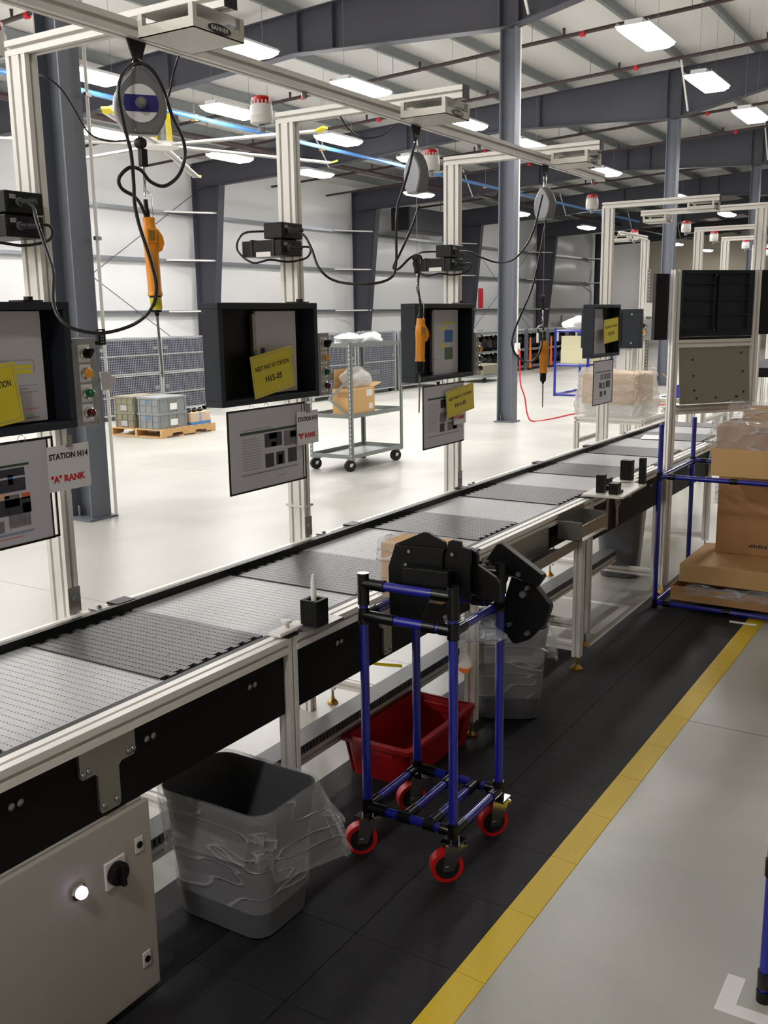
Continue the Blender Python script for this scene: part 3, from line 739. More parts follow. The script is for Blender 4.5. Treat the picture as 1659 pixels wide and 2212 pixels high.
for x in LX:
    pipe((x, LY[1], ZT-.02), (x, LY[0], ZT-.02), ((.0, .25), (.78, 1.)))
    pipe((x, LY[1], ZR), (x, LY[0], ZR), ((.0, .36), (.68, .82), (.85, 1.)))
    pipe((x, LY[1], Z0), (x, LY[0], Z0), ((.0, .24), (.38, .52), (.68, .80), (.86, 1.)))
for y in LY:
    pipe((LX[0], y, Z0), (LX[1], y, Z0), ((.0, .2), (.8, 1.)))
    pipe((LX[0], y, ZR), (LX[1], y, ZR), ((.0, .2), (.8, 1.)))
for y in (1.42, 1.335):
    pipe((LX[0], y, Z0), (LX[1], y, Z0), ((.04, .2), (.8, .96)))

# machined black fixtures in the trolley
def ppoly(g, pts, X, th, mi=0, sc=3.687, ox=760, oy=1130):
    q = [P(ox+a/sc, oy+c/sc, x=X) for a, c in pts]
    return g.slab(q, (th, 0, 0), mi)
t = thing('black_fixture', 'black plastic holding fixture with a notched plate and bracket standing in the trolley', 'fixture', (2.42, 1.40, .80))
ppoly(MB(), [(345, 165), (570, 72), (600, 76), (735, 150), (746, 175), (742, 205), (722, 268), (760, 300), (760, 560), (612, 600), (545, 780), (520, 800), (305, 765), (290, 350)], 2.43, .012).build('main_plate', M['blackpart'], t, bev=.001)
ppoly(MB(), [(722, 268), (752, 205), (768, 148), (800, 136), (855, 148), (875, 190), (940, 210), (940, 620), (760, 560)], 2.424, .012).build('second_plate', M['blackpart'], t, bev=.001)
ppoly(MB(), [(940, 205), (985, 232), (1002, 265), (1002, 335), (1140, 432), (1172, 480), (1180, 640), (940, 560)], 2.455, .014).build('wing_plate', M['blackpart'], t, bev=.001)
ppoly(MB(), [(340, 175), (740, 205), (722, 268), (722, 470), (330, 470)], 2.415, .014).build('front_block', M['blackpart'], t, bev=.001)
h = MB(); q0 = P(760+440/3.687, 1130+335/3.687, x=2.40); q1 = P(760+800/3.687, 1130+375/3.687, x=2.40)
h.slab([q0, q1, q1+Vector((0, 0, -.05)), q0+Vector((0, 0, -.05))], (-.028, 0, 0)).build('grip_bar', M['blackpart'], t, bev=.002)
for a, c in ((455, 225), (800, 250), (460, 460), (786, 385), (430, 330), (430, 390)):
    q = P(760+a/3.687, 1130+c/3.687, x=2.412); MB().lathe(q, [(.006, 0), (.005, -.003)], 8, 'x').build('screw', M['steel'], t, smooth=50)
t = thing('black_fixture', 'black angled fixture of two bolted blocks hooked on the trolley corner', 'fixture', (2.72, 1.2, .7))
ppoly(MB(), [(1070, 290), (1150, 170), (1185, 160), (1515, 415), (1522, 440), (1468, 515), (1290, 430), (1120, 360)], 2.70, .03).build('upper_block', M['blackpart'], t, bev=.002)
ppoly(MB(), [(1270, 425), (1465, 510), (1572, 650), (1578, 680), (1540, 800), (1410, 930), (1300, 965), (1275, 950), (1205, 860), (1215, 600)], 2.715, .03).build('lower_block', M['blackpart'], t, bev=.002)
ppoly(MB(), [(1060, 305), (1205, 380), (1205, 470), (1180, 520), (1130, 440), (1075, 400)], 2.66, .04).build('hook', M['blackpart'], t, bev=.002)
for a, c, r in ((1325, 410, .009), (1358, 570, .012), (1393, 522, .007), (1250, 812, .007), (1390, 880, .008)):
    q = P(760+a/3.687, 1130+c/3.687, x=2.70); MB().lathe(q, [(r, .016), (r, 0), (r*.8, -.004)], 10, 'x').build('screw', M['steel'], t, smooth=50)
# cardboard box in film on the trolley, crumpled film, little parts bag
def blob(c, r, seed, amp=.25, n=14, m=20, flat=None):
    rnd = random.Random(seed); ph = [rnd.uniform(0, 6.28) for _ in range(12)]; rings = []
    for i in range(n+1):
        th = math.pi*i/n; ring = []
        for k in range(m):
            a = 2*math.pi*k/m
            s = 1+amp*(.4*math.sin(3*a+ph[0]+2*th)+.3*math.sin(5*a+ph[1]-3*th)+.3*math.sin(4*th+ph[2]+a)+.25*math.sin(9*a+ph[3]+5*th)+.2*math.sin(7*th+ph[4]))
            if i in (0, n): s = 1
            z = -math.cos(th)*r[2]*s
            if flat is not None: z = max(z, -flat)
            ring.append((c[0]+math.sin(th)*math.cos(a)*r[0]*s, c[1]+math.sin(th)*math.sin(a)*r[1]*s, c[2]+z))
        rings.append(ring)
    return MB().rings(rings, True, True)
t = thing('wrapped_box', 'small cardboard box wrapped in clear film behind the black fixture on the trolley', 'box', (2.57, 1.44, .80))
MB().box(2.50, 2.64, 1.375, 1.592, .8035, .975).build('carton', M['card'], t, bev=.002)
g = MB(); pts = rrect(2.57, 1.50, .155, .215, .015, 3); rnd = random.Random(4)
g.rings([[(x+rnd.uniform(-.004, .004), y+rnd.uniform(-.004, .004), z) for x, y in pts] for z in (.805, .86, .92, .97, .985)], False, False).build('film', M['film'], t, smooth=60)
tag(blob((2.575, 1.30, .722), (.06, .085, .045), 5, .35).build('plastic_bag', M['film'], smooth=60), 'crumpled clear plastic bag bulging from the side of the trolley', 'bag')
t = thing('parts_bag', 'small clear bag of orange parts hanging from the trolley side', 'bag', (2.62, 1.28, .60))
q = lambda a, c: P(760+a/3.687, 1130+c/3.687, x=2.62)
MB().slab([q(862, 950), (q(870, 950)), q(950, 1115), q(945, 1165), q(850, 1150)], (.012, 0, 0)).build('bag', M['milky'], t)
MB().slab([q(850, 1150), q(900, 1165), q(945, 1150), q(930, 1190), q(890, 1200), q(855, 1180)], (.014, 0, 0)).build('part', M['orangesteel'], t)
MB().cyl(q(866, 955), q(858, 800), .0015, n=5).build('string', M['white'], t)

# ================================================================ fixtures on the near rail
t = thing('pen_holder', 'black square block holding an upright white pen on the conveyor rail', 'holder', (2.205, 1.635, .785))
b = MB()
b.box(2.172, 2.232, 1.606, 1.618, .786, .862).box(2.172, 2.232, 1.652, 1.664, .786, .862).box(2.172, 2.184, 1.618, 1.652, .786, .862).box(2.220, 2.232, 1.618, 1.652, .786, .862).box(2.184, 2.220, 1.618, 1.652, .786, .80)
b.build('block', M['blackpart'], t, bev=.001)
MB().box(2.15, 2.30, 1.60, 1.70, RT+.007, .7855).build('base_plate', M['stainless'], t)
tag(MB().lathe((2.202, 1.636, .8005), [(.008, 0), (.008, .11), (.006, .125), (.004, .135)], 12).build('pen', M['white'], smooth=40), 'white pen standing upright in the black block', 'pen')
t = thing('locating_block', 'white plastic locating block with a round knob on the conveyor rail', 'block', (2.12, 1.66, .777))
MB().box(2.065, 2.20, 1.655, 1.70, RT+.0075, RT+.02).build('base', M['white'], t, bev=.004)
MB().lathe((2.12, 1.676, RT+.02), [(.008, 0), (.008, .015), (.016, .017), (.016, .024), (.0, .026)], 16).build('knob', M['white'], t, smooth=40)
t = thing('assembly_plate', 'pale plate with black locating blocks mounted beside the conveyor rail', 'fixture', (4.72, 1.6, .777))
MB().slab([(4.50, 1.69, .783), (4.505, 1.505, .783), (4.52, 1.485, .783), (4.93, 1.50, .783), (4.91, 1.70, .783)], (0, 0, .012)).build('plate', M['cream'], t, bev=.002)
for x0, x1, y0, y1, z1 in ((4.56, 4.60, 1.60, 1.64, .885), (4.545, 4.60, 1.525, 1.57, .85), (4.60, 4.635, 1.525, 1.545, .81), (4.70, 4.76, 1.625, 1.67, .845), (4.98, 5.03, 1.60, 1.66, .90), (4.90, 4.935, 1.505, 1.535, .93), (4.64, 4.69, 1.60, 1.63, .82)):
    MB().box(x0, x1, y0, y1, .7952, z1).build('locating_block', M['blackpart'], t, bev=.001)
MB().box(4.90, 5.06, 1.57, 1.70, .783, .795).build('side_plate', M['cream'], t, bev=.001)
MB().box(4.62, 4.64, 1.60, 1.606, .60, .783).build('bracket', M['stainless'], t)
# stainless trays and panel below the rail
t = thing('rail_shield', 'brushed stainless panel fixed along the outside of the conveyor rail', 'panel', (3.6, 1.645, .63))
MB().box(3.32, 3.97, 1.640, 1.6485, .625, .735).build('sheet', M['stainless'], t)
for x in (3.36, 3.42, 3.93): MB().lathe((x, 1.64, .72), [(.007, 0), (.005, -.004)], 8, 'y').build('screw', M['steel'], t)
t = thing('steel_tray', 'open stainless box tray hooked on the conveyor rail', 'tray', (4.3, 1.57, .62))
g = MB(); x0, x1, y0, y1, z0, z1 = 4.09, 4.41, 1.525, 1.645, .655, .742
g.box(x0, x1, y0, y0+.003, z0+.02, z1-.012).box(x0, x1, y1-.003, y1, z0, z1+.03).box(x0, x0+.003, y0+.003, y1-.003, z0, z1).box(x1-.003, x1, y0+.003, y1-.003, z0, z1).box(x0, x1, y0, y1, z0, z0+.003)
g.build('tray_sheet', M['stainless'], t)
t = thing('steel_chute', 'sloping stainless chute with raised lip below the conveyor rail', 'chute', (3.9, 1.6, .55))
g = MB()
g.slab([(3.62, 1.58, .600), (4.17, 1.58, .604), (4.17, 1.90, .545), (3.62, 1.90, .541)], (0, 0, .003))
g.slab([(3.62, 1.577, .600), (4.17, 1.577, .604), (4.17, 1.577, .650), (3.65, 1.577, .646), (3.63, 1.577, .640), (3.62, 1.577, .630)], (0, .003, 0))
g.build('chute_sheet', M['stainless'], t)
t = thing('tray_stand', 'aluminium stand carrying the stainless tray and chute', 'stand', (4.16, 1.6, 0))
for y0 in (1.56, 1.85):
    lg = MB().ext('z', 4.18, 4.22, y0, y0+.04, .07, .651 if y0 < 1.7 else .60).build('leg', M['alu'], t)
    MB().lathe((4.20, y0+.02, 0), [(.03, 0.0065), (.03, .012), (.01, .03), (.007, .072)], 12).build('levelling_foot', M['brass'], lg, smooth=40)
MB().ext('y', 4.18, 4.22, 1.60, 1.85, .10, .14).build('cross_member', M['alu'], t)
# paper on the far part of the belt
q = [P(x, y, z=.7562) for x, y in ((1383, 948), (1392, 939), (1450, 941), (1445, 950))]
tag(MB().slab(q, (0, 0, .0006)).build('paper_sheet', M['paperwhite']), 'white sheet of paper lying on a dark belt pad', 'paper')

# ================================================================ station gantries over the conveyor
def gantry(x, label, y=2.38, arm_to=1.65, base=0., flip=False, ztop_=2.397):
    t = thing('station_gantry', label, 'gantry', (x+.021, y+.04, base))
    s = -1 if flip else 1
    a, c = (y, y+.082) if not flip else (y-.082, y)
    p = MB().ext('z', x, x+.042, a, c, base, ztop_).build('post', M['alu'], t)
    y0, y1 = (arm_to, c) if not flip else (a, arm_to)
    MB().ext('y', x, x+.042, y0, y1, ztop_+.0005, ztop_+.042).build('arm', M['alu'], t)
    e = y0 if not flip else y1
    MB().box(x-.001, x+.043, e-.004*(1 if not flip else -1), e, ztop_, ztop_+.043).build('end_cap', M['cap'], t) if not flip else None
    if not flip and x < 6:
        fb = MB().box(x-.002, x+.044, y-.0035, y-.0005, RT+.004, RT+.085).build('foot_bracket', M['stainless'], t)
        MB().lathe((x+.021, y-.0035, RT+.05), [(.009, 0), (.007, -.005)], 10, 'y').build('bracket_screw', M['steel'], fb)
    return t
G14 = gantry(1.935, 'aluminium gantry post carrying the station H14 display and its overhead arm')
G15 = gantry(3.158, 'aluminium gantry post of station H15 with a white cable tie near its foot')
tie = MB().rings([[(3.179+.03*sx*1.0, 2.421+.048*sy, z) for sx, sy in ((-1, -1), (1, -1), (1, 1), (-1, 1))] for z in (.897, .906)], False, False).build('cable_tie', M['white'], G15)
G16 = gantry(4.507, 'aluminium gantry post of station H16 standing before the outlet column')

bm = thing('overhead_rail', 'long aluminium tool rail bolted beneath the gantry arms', 'rail', (3.5, 1.92, 2.355))
MB().ext('x', 1.17, 5.29, 1.90, 1.941, 2.3555, 2.3965).build('profile', M['alu'], bm)
MB().box(1.165, 1.17, 1.90, 1.941, 2.3555, 2.3965).build('end_cap', M['cap'], bm)
for x in (1.45, 2.62, 3.83, 5.17):
    MB().cyl((x, 1.925, 2.337), (x, 1.925, 2.3555), .009, n=6).build('stop_bolt', M['steel'], bm)

def beacon(x, y, z, label):
    t = thing('alarm_beacon', label, 'beacon', (x, y, z))
    MB().lathe((x, y, z), [(.014, -.028), (.014, 0)], 12).build('stem', M['inkgrey'], t, smooth=40)
    MB().lathe((x, y, z), [(.036, 0), (.044, .004), (.045, .028), (.0455, .03), (.0455, .0325), (.045, .034), (.044, .066), (.040, .073)], 24).build('body', M['white'], t, smooth=40)
    MB().lathe((x, y, z), [(.037, .071), (.0365, .098), (.031, .103), (.0, .104)], 20).build('lens', M['red'], t, smooth=40, label='red lens')
    for k in range(16):
        a = 2*math.pi*k/16; MB().obox((x+.0385*math.cos(a), y+.0385*math.sin(a), z+.078), (.005, .004, .016), Matrix.Rotation(a, 3, 'Z')).build('guard_fin', M['white'], t)
    MB().box(x-.012, x+.012, y-.082, y, z-.012, z-.006).box(x-.012, x+.012, y-.082, y-.078, z-.06, z-.006).build('mounting_bracket', M['ctrl'], t)
    return t
beacon(1.956, 2.546, 2.408, 'white alarm beacon with red lens on the station H14 post, beside the big column')
beacon(3.179, 2.546, 2.408, 'white alarm beacon with red lens on top of the station H15 post')
beacon(4.528, 2.546, 2.382, 'white alarm beacon with red lens on top of the station H16 post')

def sensor_light(x, y0, y1, label, z=2.3965, brand=True, w=.17, flip=False):
    """open-sided pick-to-light box hung under the gantry arm"""
    t = thing('light_fixture', label, 'fixture', (x, (y0+y1)/2, z-.06))
    xa, xb = x-w/2, x+w/2; zb = z-.056; zt = z-.001
    tray = MB().box(xa, xb, y0, y1, zb, zb+.002).box(xa, xa+.003, y0, y1, zb, zb+.026).box(xb-.003, xb, y0, y1, zb, zb+.026).box(xa+.003, xb-.003, y0, y0+.003, zb, zb+.026).box(xa+.003, xb-.003, y1-.003, y1, zb, zb+.026)
    tray.build('tray', M['cream'], t)
    MB().box(xa, xb, y0, y1, zt-.002, zt).build('top_plate', M['cream'], t)
    for qx in (xa, xb-.014):
        for qy in (y0, y1-.014):
            MB().box(qx, qx+.014, qy, qy+.014, zb+.026, zt-.002).build('corner_post', M['cream'], t)
    MB().box(xa+.04, xb-.04, y0+.03, y1-.03, zb+.0025, zb+.03).build('sensor_module', M['ctrl'], t)
    ov = MB(); cx0, cz0 = (xa+xb)/2, zb+.013
    ov.slab([(cx0+.042*math.cos(2*math.pi*k/24), y0-.0002, cz0+.0115*math.sin(2*math.pi*k/24)) for k in range(24)], (0, -.001, 0)); o = ov.build('logo_plate', M['ink'], t)
    text('BANNER', .015, (cx0, y0-.0015, cz0), o, M['white'], width=.062)
    return t
sensor_light(1.956-.09, 1.682, 1.860, 'cream sensor box with oval badge under the station H14 arm', w=.175) if False else None
sensor_light(1.951, 1.682, 1.862, 'cream sensor light box with oval badge hung under the station H14 arm', w=.185)
sensor_light(3.187, 1.684, 1.862, 'cream sensor light box with oval badge hung under the station H15 arm', w=.18)
sensor_light(4.536, 1.684, 1.862, 'cream sensor light box with oval badge hung under the station H16 arm', w=.18)

# ---------------------------------------------------------------- displays, control boxes, papers
def display(x0, x1, yf, label, z0=1.357, z1=1.72, back=.078):
    t = thing('document_frame', label, 'frame', ((x0+x1)/2, yf+.04, z0))
    th = .022; yb = yf+back
    f = MB().box(x0, x1, yf, yb, z0, z0+th).box(x0, x1, yf, yb, z1-th, z1).box(x0, x0+th, yf, yb, z0+th, z1-th).box(x1-th, x1, yf, yb, z0+th, z1-th)
    f.build('frame', M['navy'], t, bev=.002)
    MB().box(x0+th, x1-th, yb-.012, yb, z0+th, z1-th).build('back_panel', M['navyin'], t)
    return t
def rect_print(t, rects, y, flip=1):
    """flat print on a sheet facing -y: (x0,x1,z0,z1,material)"""
    mats = []; g = MB()
    for x0, x1, z0, z1, m in rects:
        if m not in mats: mats.append(m)
        g.box(x0, x1, y-.0004, y, z0, z1, mats.index(m))
    return struct(g.build('print', [M[k] for k in mats], t), 'stuff')
def card(t, c, w, h, y, lean, m='yellow', th=.001):
    R = Matrix.Rotation(-lean, 3, 'Y')
    return MB().obox(c, (w, th, h), R).build('card', M[m], t)
def yellow_card(label, cx, cz, w, h, y, lean, l1, l2):
    t = thing('station_card', label, 'card', (cx, y, cz-h/2))
    R = Matrix.Rotation(-lean, 3, 'Y')
    MB().obox((cx, y, cz), (w, .0012, h), R).build('sheet', M['yellow'], t)
    g = MB(); b = .008
    for dx, dz, sw, sh in ((0, h/2-b, w-2*b, .0012), (0, -h/2+b, w-2*b, .0012), (w/2-b, 0, .0012, h-2*b), (-w/2+b, 0, .0012, h-2*b)):
        g.obox(Vector((cx, y-.0008, cz))+R @ Vector((dx, 0, dz)), (sw, .0006, sh), R)
    struct(g.build('border_print', M['inkgrey'], t), 'stuff')
    p = Vector((cx, y-.0009, cz))+R @ Vector((0, 0, h*.16)); q = Vector((cx, y-.0009, cz))+R @ Vector((0, 0, -h*.13))
    text(l1, h*.15, p, t, M['ink'], width=w*.82, lean=lean, bold=.0004)
    text(l2, h*.2, q, t, M['ink'], width=w*.40, lean=lean, bold=.0008)
    return t
def rank_sign(label, x0, x1, z0, z1, y, a, c, lean=0.):
    t = thing('rank_sign', label, 'sign', ((x0+x1)/2, y, z0))
    MB().box(x0, x1, y, y+.001, z0, z1).build('sheet', M['paperwhite'], t)
    cx = (x0+x1)/2; h = z1-z0; w = x1-x0
    text(a, h*.18, (cx, y-.0004, z1-h*.24), t, M['ink'], width=w*.93, bold=.0008)
    text(c, h*.2, (cx-w*.05, y-.0004, z0+h*.26), t, M['inkred'], width=w*.82, bold=.0012)
    MB().box(cx-.008, cx+.012, y-.006, y+.004, z1-.006, z1+.028).build('clip', M['stainless'], t)
    return t
def control_box(label, x0, x1, z0, z1, yf, bridge=None):
    t = thing('control_box', label, 'control box', ((x0+x1)/2, yf+.03, z0))
    body = MB().box(x0, x1, yf, yf+.055, z0, z1).build('housing', M['ctrl'], t, bev=.003)
    cx = (x0+x1)/2; h = z1-z0
    zs = [z1-h*(.17+.225*k) for k in range(4)]
    for z in zs:
        MB().box(cx-.022, cx+.022, yf-.0012, yf, z-.026, z+.026).build('legend_plate', M['white'], t)
        MB().lathe((cx, yf-.001, z), [(.0185, 0), (.0185, -.008), (.015, -.011)], 20, 'y').build('bezel', M['chrome'], t, smooth=40)
    MB().lathe((cx, yf-.011, zs[0]), [(.015, 0), (.014, -.012), (.0, -.012)], 16, 'y').build('selector_knob', M['cap'], t, smooth=40)
    MB().obox((cx, yf-.028, zs[0]), (.009, .014, .03), Matrix.Rotation(.7, 3, 'Y')).build('selector_lever', M['cap'], t)
    MB().lathe((cx, yf-.011, zs[1]), [(.0145, 0), (.0145, -.008), (.0125, -.010), (.0, -.010)], 18, 'y').build('amber_button', M['amber'], t, smooth=40, label='amber push button')
    for z, m, nm, lb in ((zs[2], 'green', 'green_lamp', 'green lamp'), (zs[3], 'darkred', 'red_lamp', 'dark red lamp')):
        MB().lathe((cx, yf-.011, z), [(.013, 0), (.013, -.010), (.010, -.017), (.004, -.020), (.0, -.0205)], 18, 'y').build(nm, M[m], t, smooth=60, label=lb)
    if bridge: MB().box(bridge, x1-.01, yf+.0555, 2.395, z0+.05, z0+.10).build('mounting_plate', M['stainless'], t)
    for sx in (x0+.008, x1-.008):
        for sz in (z0+.01, z1-.01): MB().lathe((sx, yf, sz), [(.004, 0), (.003, -.002)], 8, 'y').build('cover_screw', M['steel'], t)
    return t
def hung_sheet(label, x0, x1, z0, z1, y, rects, zh=1.357):
    t = thing('instruction_sheet', label, 'sheet', ((x0+x1)/2, y, z0))
    b = .007
    MB().box(x0, x1, y, y+.0012, z0, z1).build('paper', M['paper'], t)
    MB().box(x0-.004, x1+.004, y-.0006, y+.003, z0-b, z0).box(x0-.004, x1+.004, y+.0012, y+.003, z1-.001, z1+b).box(x0-b, x0, y-.0006, y+.003, z0-b, z1+b).box(x1, x1+b*.8, y-.0006, y+.003, z0-b, z1+b).build('black_border', M['cap'], t)
    MB().box(x1+.022, x1+.028, y+.004, y+.006, z0-b, z1+b).box(x1, x1+.028, y+.004, y+.006, z0-b, z0).box(x1, x1+.028, y+.004, y+.006, z1, z1+b).build('second_sleeve_edge', M['cap'], t)
    W, H = x1-x0, z1-z0
    rect_print(t, [(x0+a*W, x0+c*W, z0+d*H, z0+e*H, m) for a, c, d, e, m in rects], y-.0001)
    for k in (.3, .5, .8):
        xx = x0+W*k
        MB().tube([(xx+.013*math.cos(a), y+.001, z1+.008+.013*math.sin(a)) for a in [i*math.pi/6 for i in range(13)]], .001, 5).build('ring', M['chrome'], t)
    return t
DW = .583
D14 = display(1.372, 1.955, 2.30, 'dark document frame of station H14 with a yellow striped page, beside the big column')
D15 = display(2.594, 3.175, 2.30, 'dark document frame of station H15 holding an open binder')
D16 = display(3.938, 4.53, 2.30, 'dark document frame of station H16 with a page of coloured pictures')
for d, xx in ((D14, 1.84), (D15, 3.10), (D16, 4.46)):
    MB().box(xx-.035, xx+.035, 2.31, 2.37, 1.7205, 1.725).build('mounting_tab', M['cap'], d); MB().box(xx-.008, xx+.008, 2.32, 2.34, 1.725, 1.735).build('mounting_knob', M['cap'], d)
def binder_page(label, x0, x1, z0, z1, y, rects, rings=True):
    t = thing('binder', label, 'binder', ((x0+x1)/2, y, z0))
    MB().box(x0-.012, x1, y+.010, y+.020, z0-.004, z1+.004).build('cover', M['cap'], t)
    MB().box(x0, x1, y, y+.0095, z0, z1).build('pages', M['paper'], t)
    if rings:
        MB().box(x0-.022, x0-.004, y-.004, y+.0095, z0+.02, z1-.01).build('ring_rail', M['stainless'], t)
        for k in (.25, .5, .78):
            zz = z0+(z1-z0)*k
            MB().tube([(x0-.002+.014*math.cos(a), y-.002-.010*math.sin(a), zz) for a in [i*math.pi/8 for i in range(9)]], .0016, 6).build('ring', M['chrome'], t)
    W, H = x1-x0, z1-z0
    rect_print(t, [(x0+a*W, x0+c*W, z0+d*H, z0+e*H, m) for a, c, d, e, m in rects], y-.0001)
    return t
table = [(.25, .92, .56, .565, 'inkgrey'), (.25, .255, .44, .565, 'inkgrey'), (.915, .92, .44, .565, 'inkgrey'), (.28, .9, .485, .52, 'yellowdull'), (.28, .9, .44, .475, 'yellowdull'), (.45, .7, .527, .538, 'inkgrey'),
         (.34, .52, .498, .508, 'inkgrey'), (.34, .56, .452, .462, 'inkgrey'), (.5, .94, .33, .335, 'inkgrey'), (.5, .94, .27, .275, 'inkgrey'), (.55, .85, .30, .312, 'inkgrey'), (.55, .8, .285, .293, 'inkgrey'), (.7, .93, .11, .122, 'inkpink'), (.55, .7, .03, .04, 'inkgrey'), (.82, .93, .03, .04, 'inkgrey')]
binder_page('open binder page with a yellow striped table in the station H14 frame', 1.47, 1.885, 1.385, 1.695, 2.345, table, False)
binder_page('open binder with metal rings and yellow table in the station H15 frame', 2.848, 3.09, 1.385, 1.69, 2.345, [(.28, .94, .58, .583, 'inkgrey'), (.28, .284, .42, .583, 'inkgrey'), (.4, .92, .47, .52, 'yellowdull'), (.4, .92, .44, .465, 'yellowdull'), (.6, .75, .535, .545, 'inkgrey'), (.55, .92, .34, .344, 'inkgrey'), (.55, .92, .29, .294, 'inkgrey'), (.1, .2, .49, .56, 'photo_dark'), (.85, .93, .04, .05, 'inkgrey')])
binder_page('binder page with blue and green pictures in the station H16 frame', 4.19, 4.44, 1.375, 1.69, 2.345, [(.40, .85, .78, .81, 'yellowdull'), (.24, .48, .70, .74, 'yellowdull'), (.44, .78, .50, .69, 'photo_bl'), (.26, .48, .43, .475, 'yellowdull'), (.44, .78, .23, .42, 'photo_gr')], True)
_a = P(35, 792, y=2.296); _b = P(50, 900, y=2.296)
yellow_card('yellow card reading next part at station, fixed to the station H14 frame', (_a.x+_b.x)/2-.119, (_a.z+_b.z)/2-.012, .235, .165, 2.296, .12, 'NEXT PART AT STATION', 'H14-05')
yellow_card('yellow card reading H15-05 fixed across the binder in its frame', 2.88, 1.468, .245, .155, 2.296, .14, 'NEXT PART AT STATION', 'H15-05')
yellow_card('yellow card reading H16-05 clipped over the hanging instruction sheet', 4.355, 1.245, .295, .135, 2.285, .10, 'NEXT PART AT STATION', 'H16-05')
control_box('grey control box of station H14 beside the big grey column', 1.975, 2.07, 1.352, 1.615, 2.33)
control_box('grey control box of station H15 in front of the shelf cart', 3.212, 3.292, 1.352, 1.603, 2.33, 3.201)
control_box('grey control box on the post of station H16', 4.60, 4.672, 1.355, 1.575, 2.33, 4.5495)
S14 = [(.0, .84, .775, .80, 'inkgreen'), (.38, .54, .55, .70, 'photo_dark'), (.38, .44, .62, .70, 'photo_or'), (.48, .54, .6, .69, 'photo_bl'), (.58, .80, .68, .76, 'photo_dark'), (.58, .80, .53, .66, 'photo_dark'), (.66, .70, .6, .70, 'photo_bl'), (.55, .60, .60, .65, 'inkred'),
       (.42, .66, .47, .52, 'photo_tan'), (.42, .83, .30, .46, 'photo_dark'), (.62, .74, .38, .50, 'photo_mid'), (.76, .83, .44, .50, 'photo_or'), (.76, .83, .30, .40, 'photo_bl'), (.38, .60, .14, .26, 'photo_mid'), (.47, .53, .18, .22, 'inkred'), (.64, .82, .17, .30, 'photo_mid'), (.2, .34, .14, .26, 'photo_dark'), (.0, .84, .10, .125, 'inkblue'), (.55, .75, .065, .08, 'inkpink')]
hung_sheet('laminated work instruction with many pictures hanging below the station H14 frame', 1.43, 1.835, 1.052, 1.335, 2.30, S14)
S15 = [(.14, .92, .70, .735, 'inkgreen'), (.16, .55, .755, .765, 'inkgrey'), (.46, .70, .50, .68, 'photo_dark'), (.52, .63, .60, .68, 'photo_or'), (.55, .62, .5, .56, 'photo_mid'), (.73, .91, .48, .68, 'photo_mid'), (.82, .91, .58, .66, 'photo_dark'), (.46, .58, .24, .42, 'photo_dark'), (.61, .73, .25, .42, 'photo_dark'), (.64, .70, .26, .38, 'photo_or'), (.78, .91, .25, .44, 'photo_dark'), (.14, .92, .185, .205, 'inkblue'), (.62, .74, .10, .112, 'inkpink')]
S15 += [(.16, .40, .64-.035*k, .648-.035*k, 'inkgrey') for k in range(12)]
hung_sheet('laminated work instruction hanging below the station H15 frame', 2.622, 3.052, 1.045, 1.335, 2.30, S15)
S16 = [(.1, .92, .78, .81, 'inkgreen'), (.42, .56, .62, .76, 'photo_dark'), (.66, .8, .62, .76, 'photo_mid'), (.40, .56, .38, .54, 'photo_mid'), (.62, .74, .4, .54, 'photo_dark'), (.8, .9, .40, .54, 'photo_mid'), (.4, .52, .22, .36, 'photo_dark'), (.6, .86, .22, .36, 'photo_mid'), (.74, .84, .23, .29, 'photo_or'), (.1, .92, .16, .178, 'inkblue')]
S16 += [(.1, .34, .70-.04*k, .708-.04*k, 'inkgrey') for k in range(12)]
hung_sheet('laminated work instruction hanging partly behind the H16-05 card', 4.01, 4.405, 1.04, 1.33, 2.30, S16)
rank_sign('paper sign reading station H14 A rank on the gantry post', 1.828, 1.981, 1.180, 1.312, 2.291, 'STATION H14', '"A" RANK')
rank_sign('paper sign reading station H15 B rank on the gantry post', 3.010, 3.148, 1.176, 1.306, 2.291, 'STATION H15', '"B" RANK')
rank_sign('paper sign with red lettering half hidden behind the H16-05 card', 4.30, 4.43, 1.125, 1.255, 2.293, 'STATION H16', '"A" RANK')

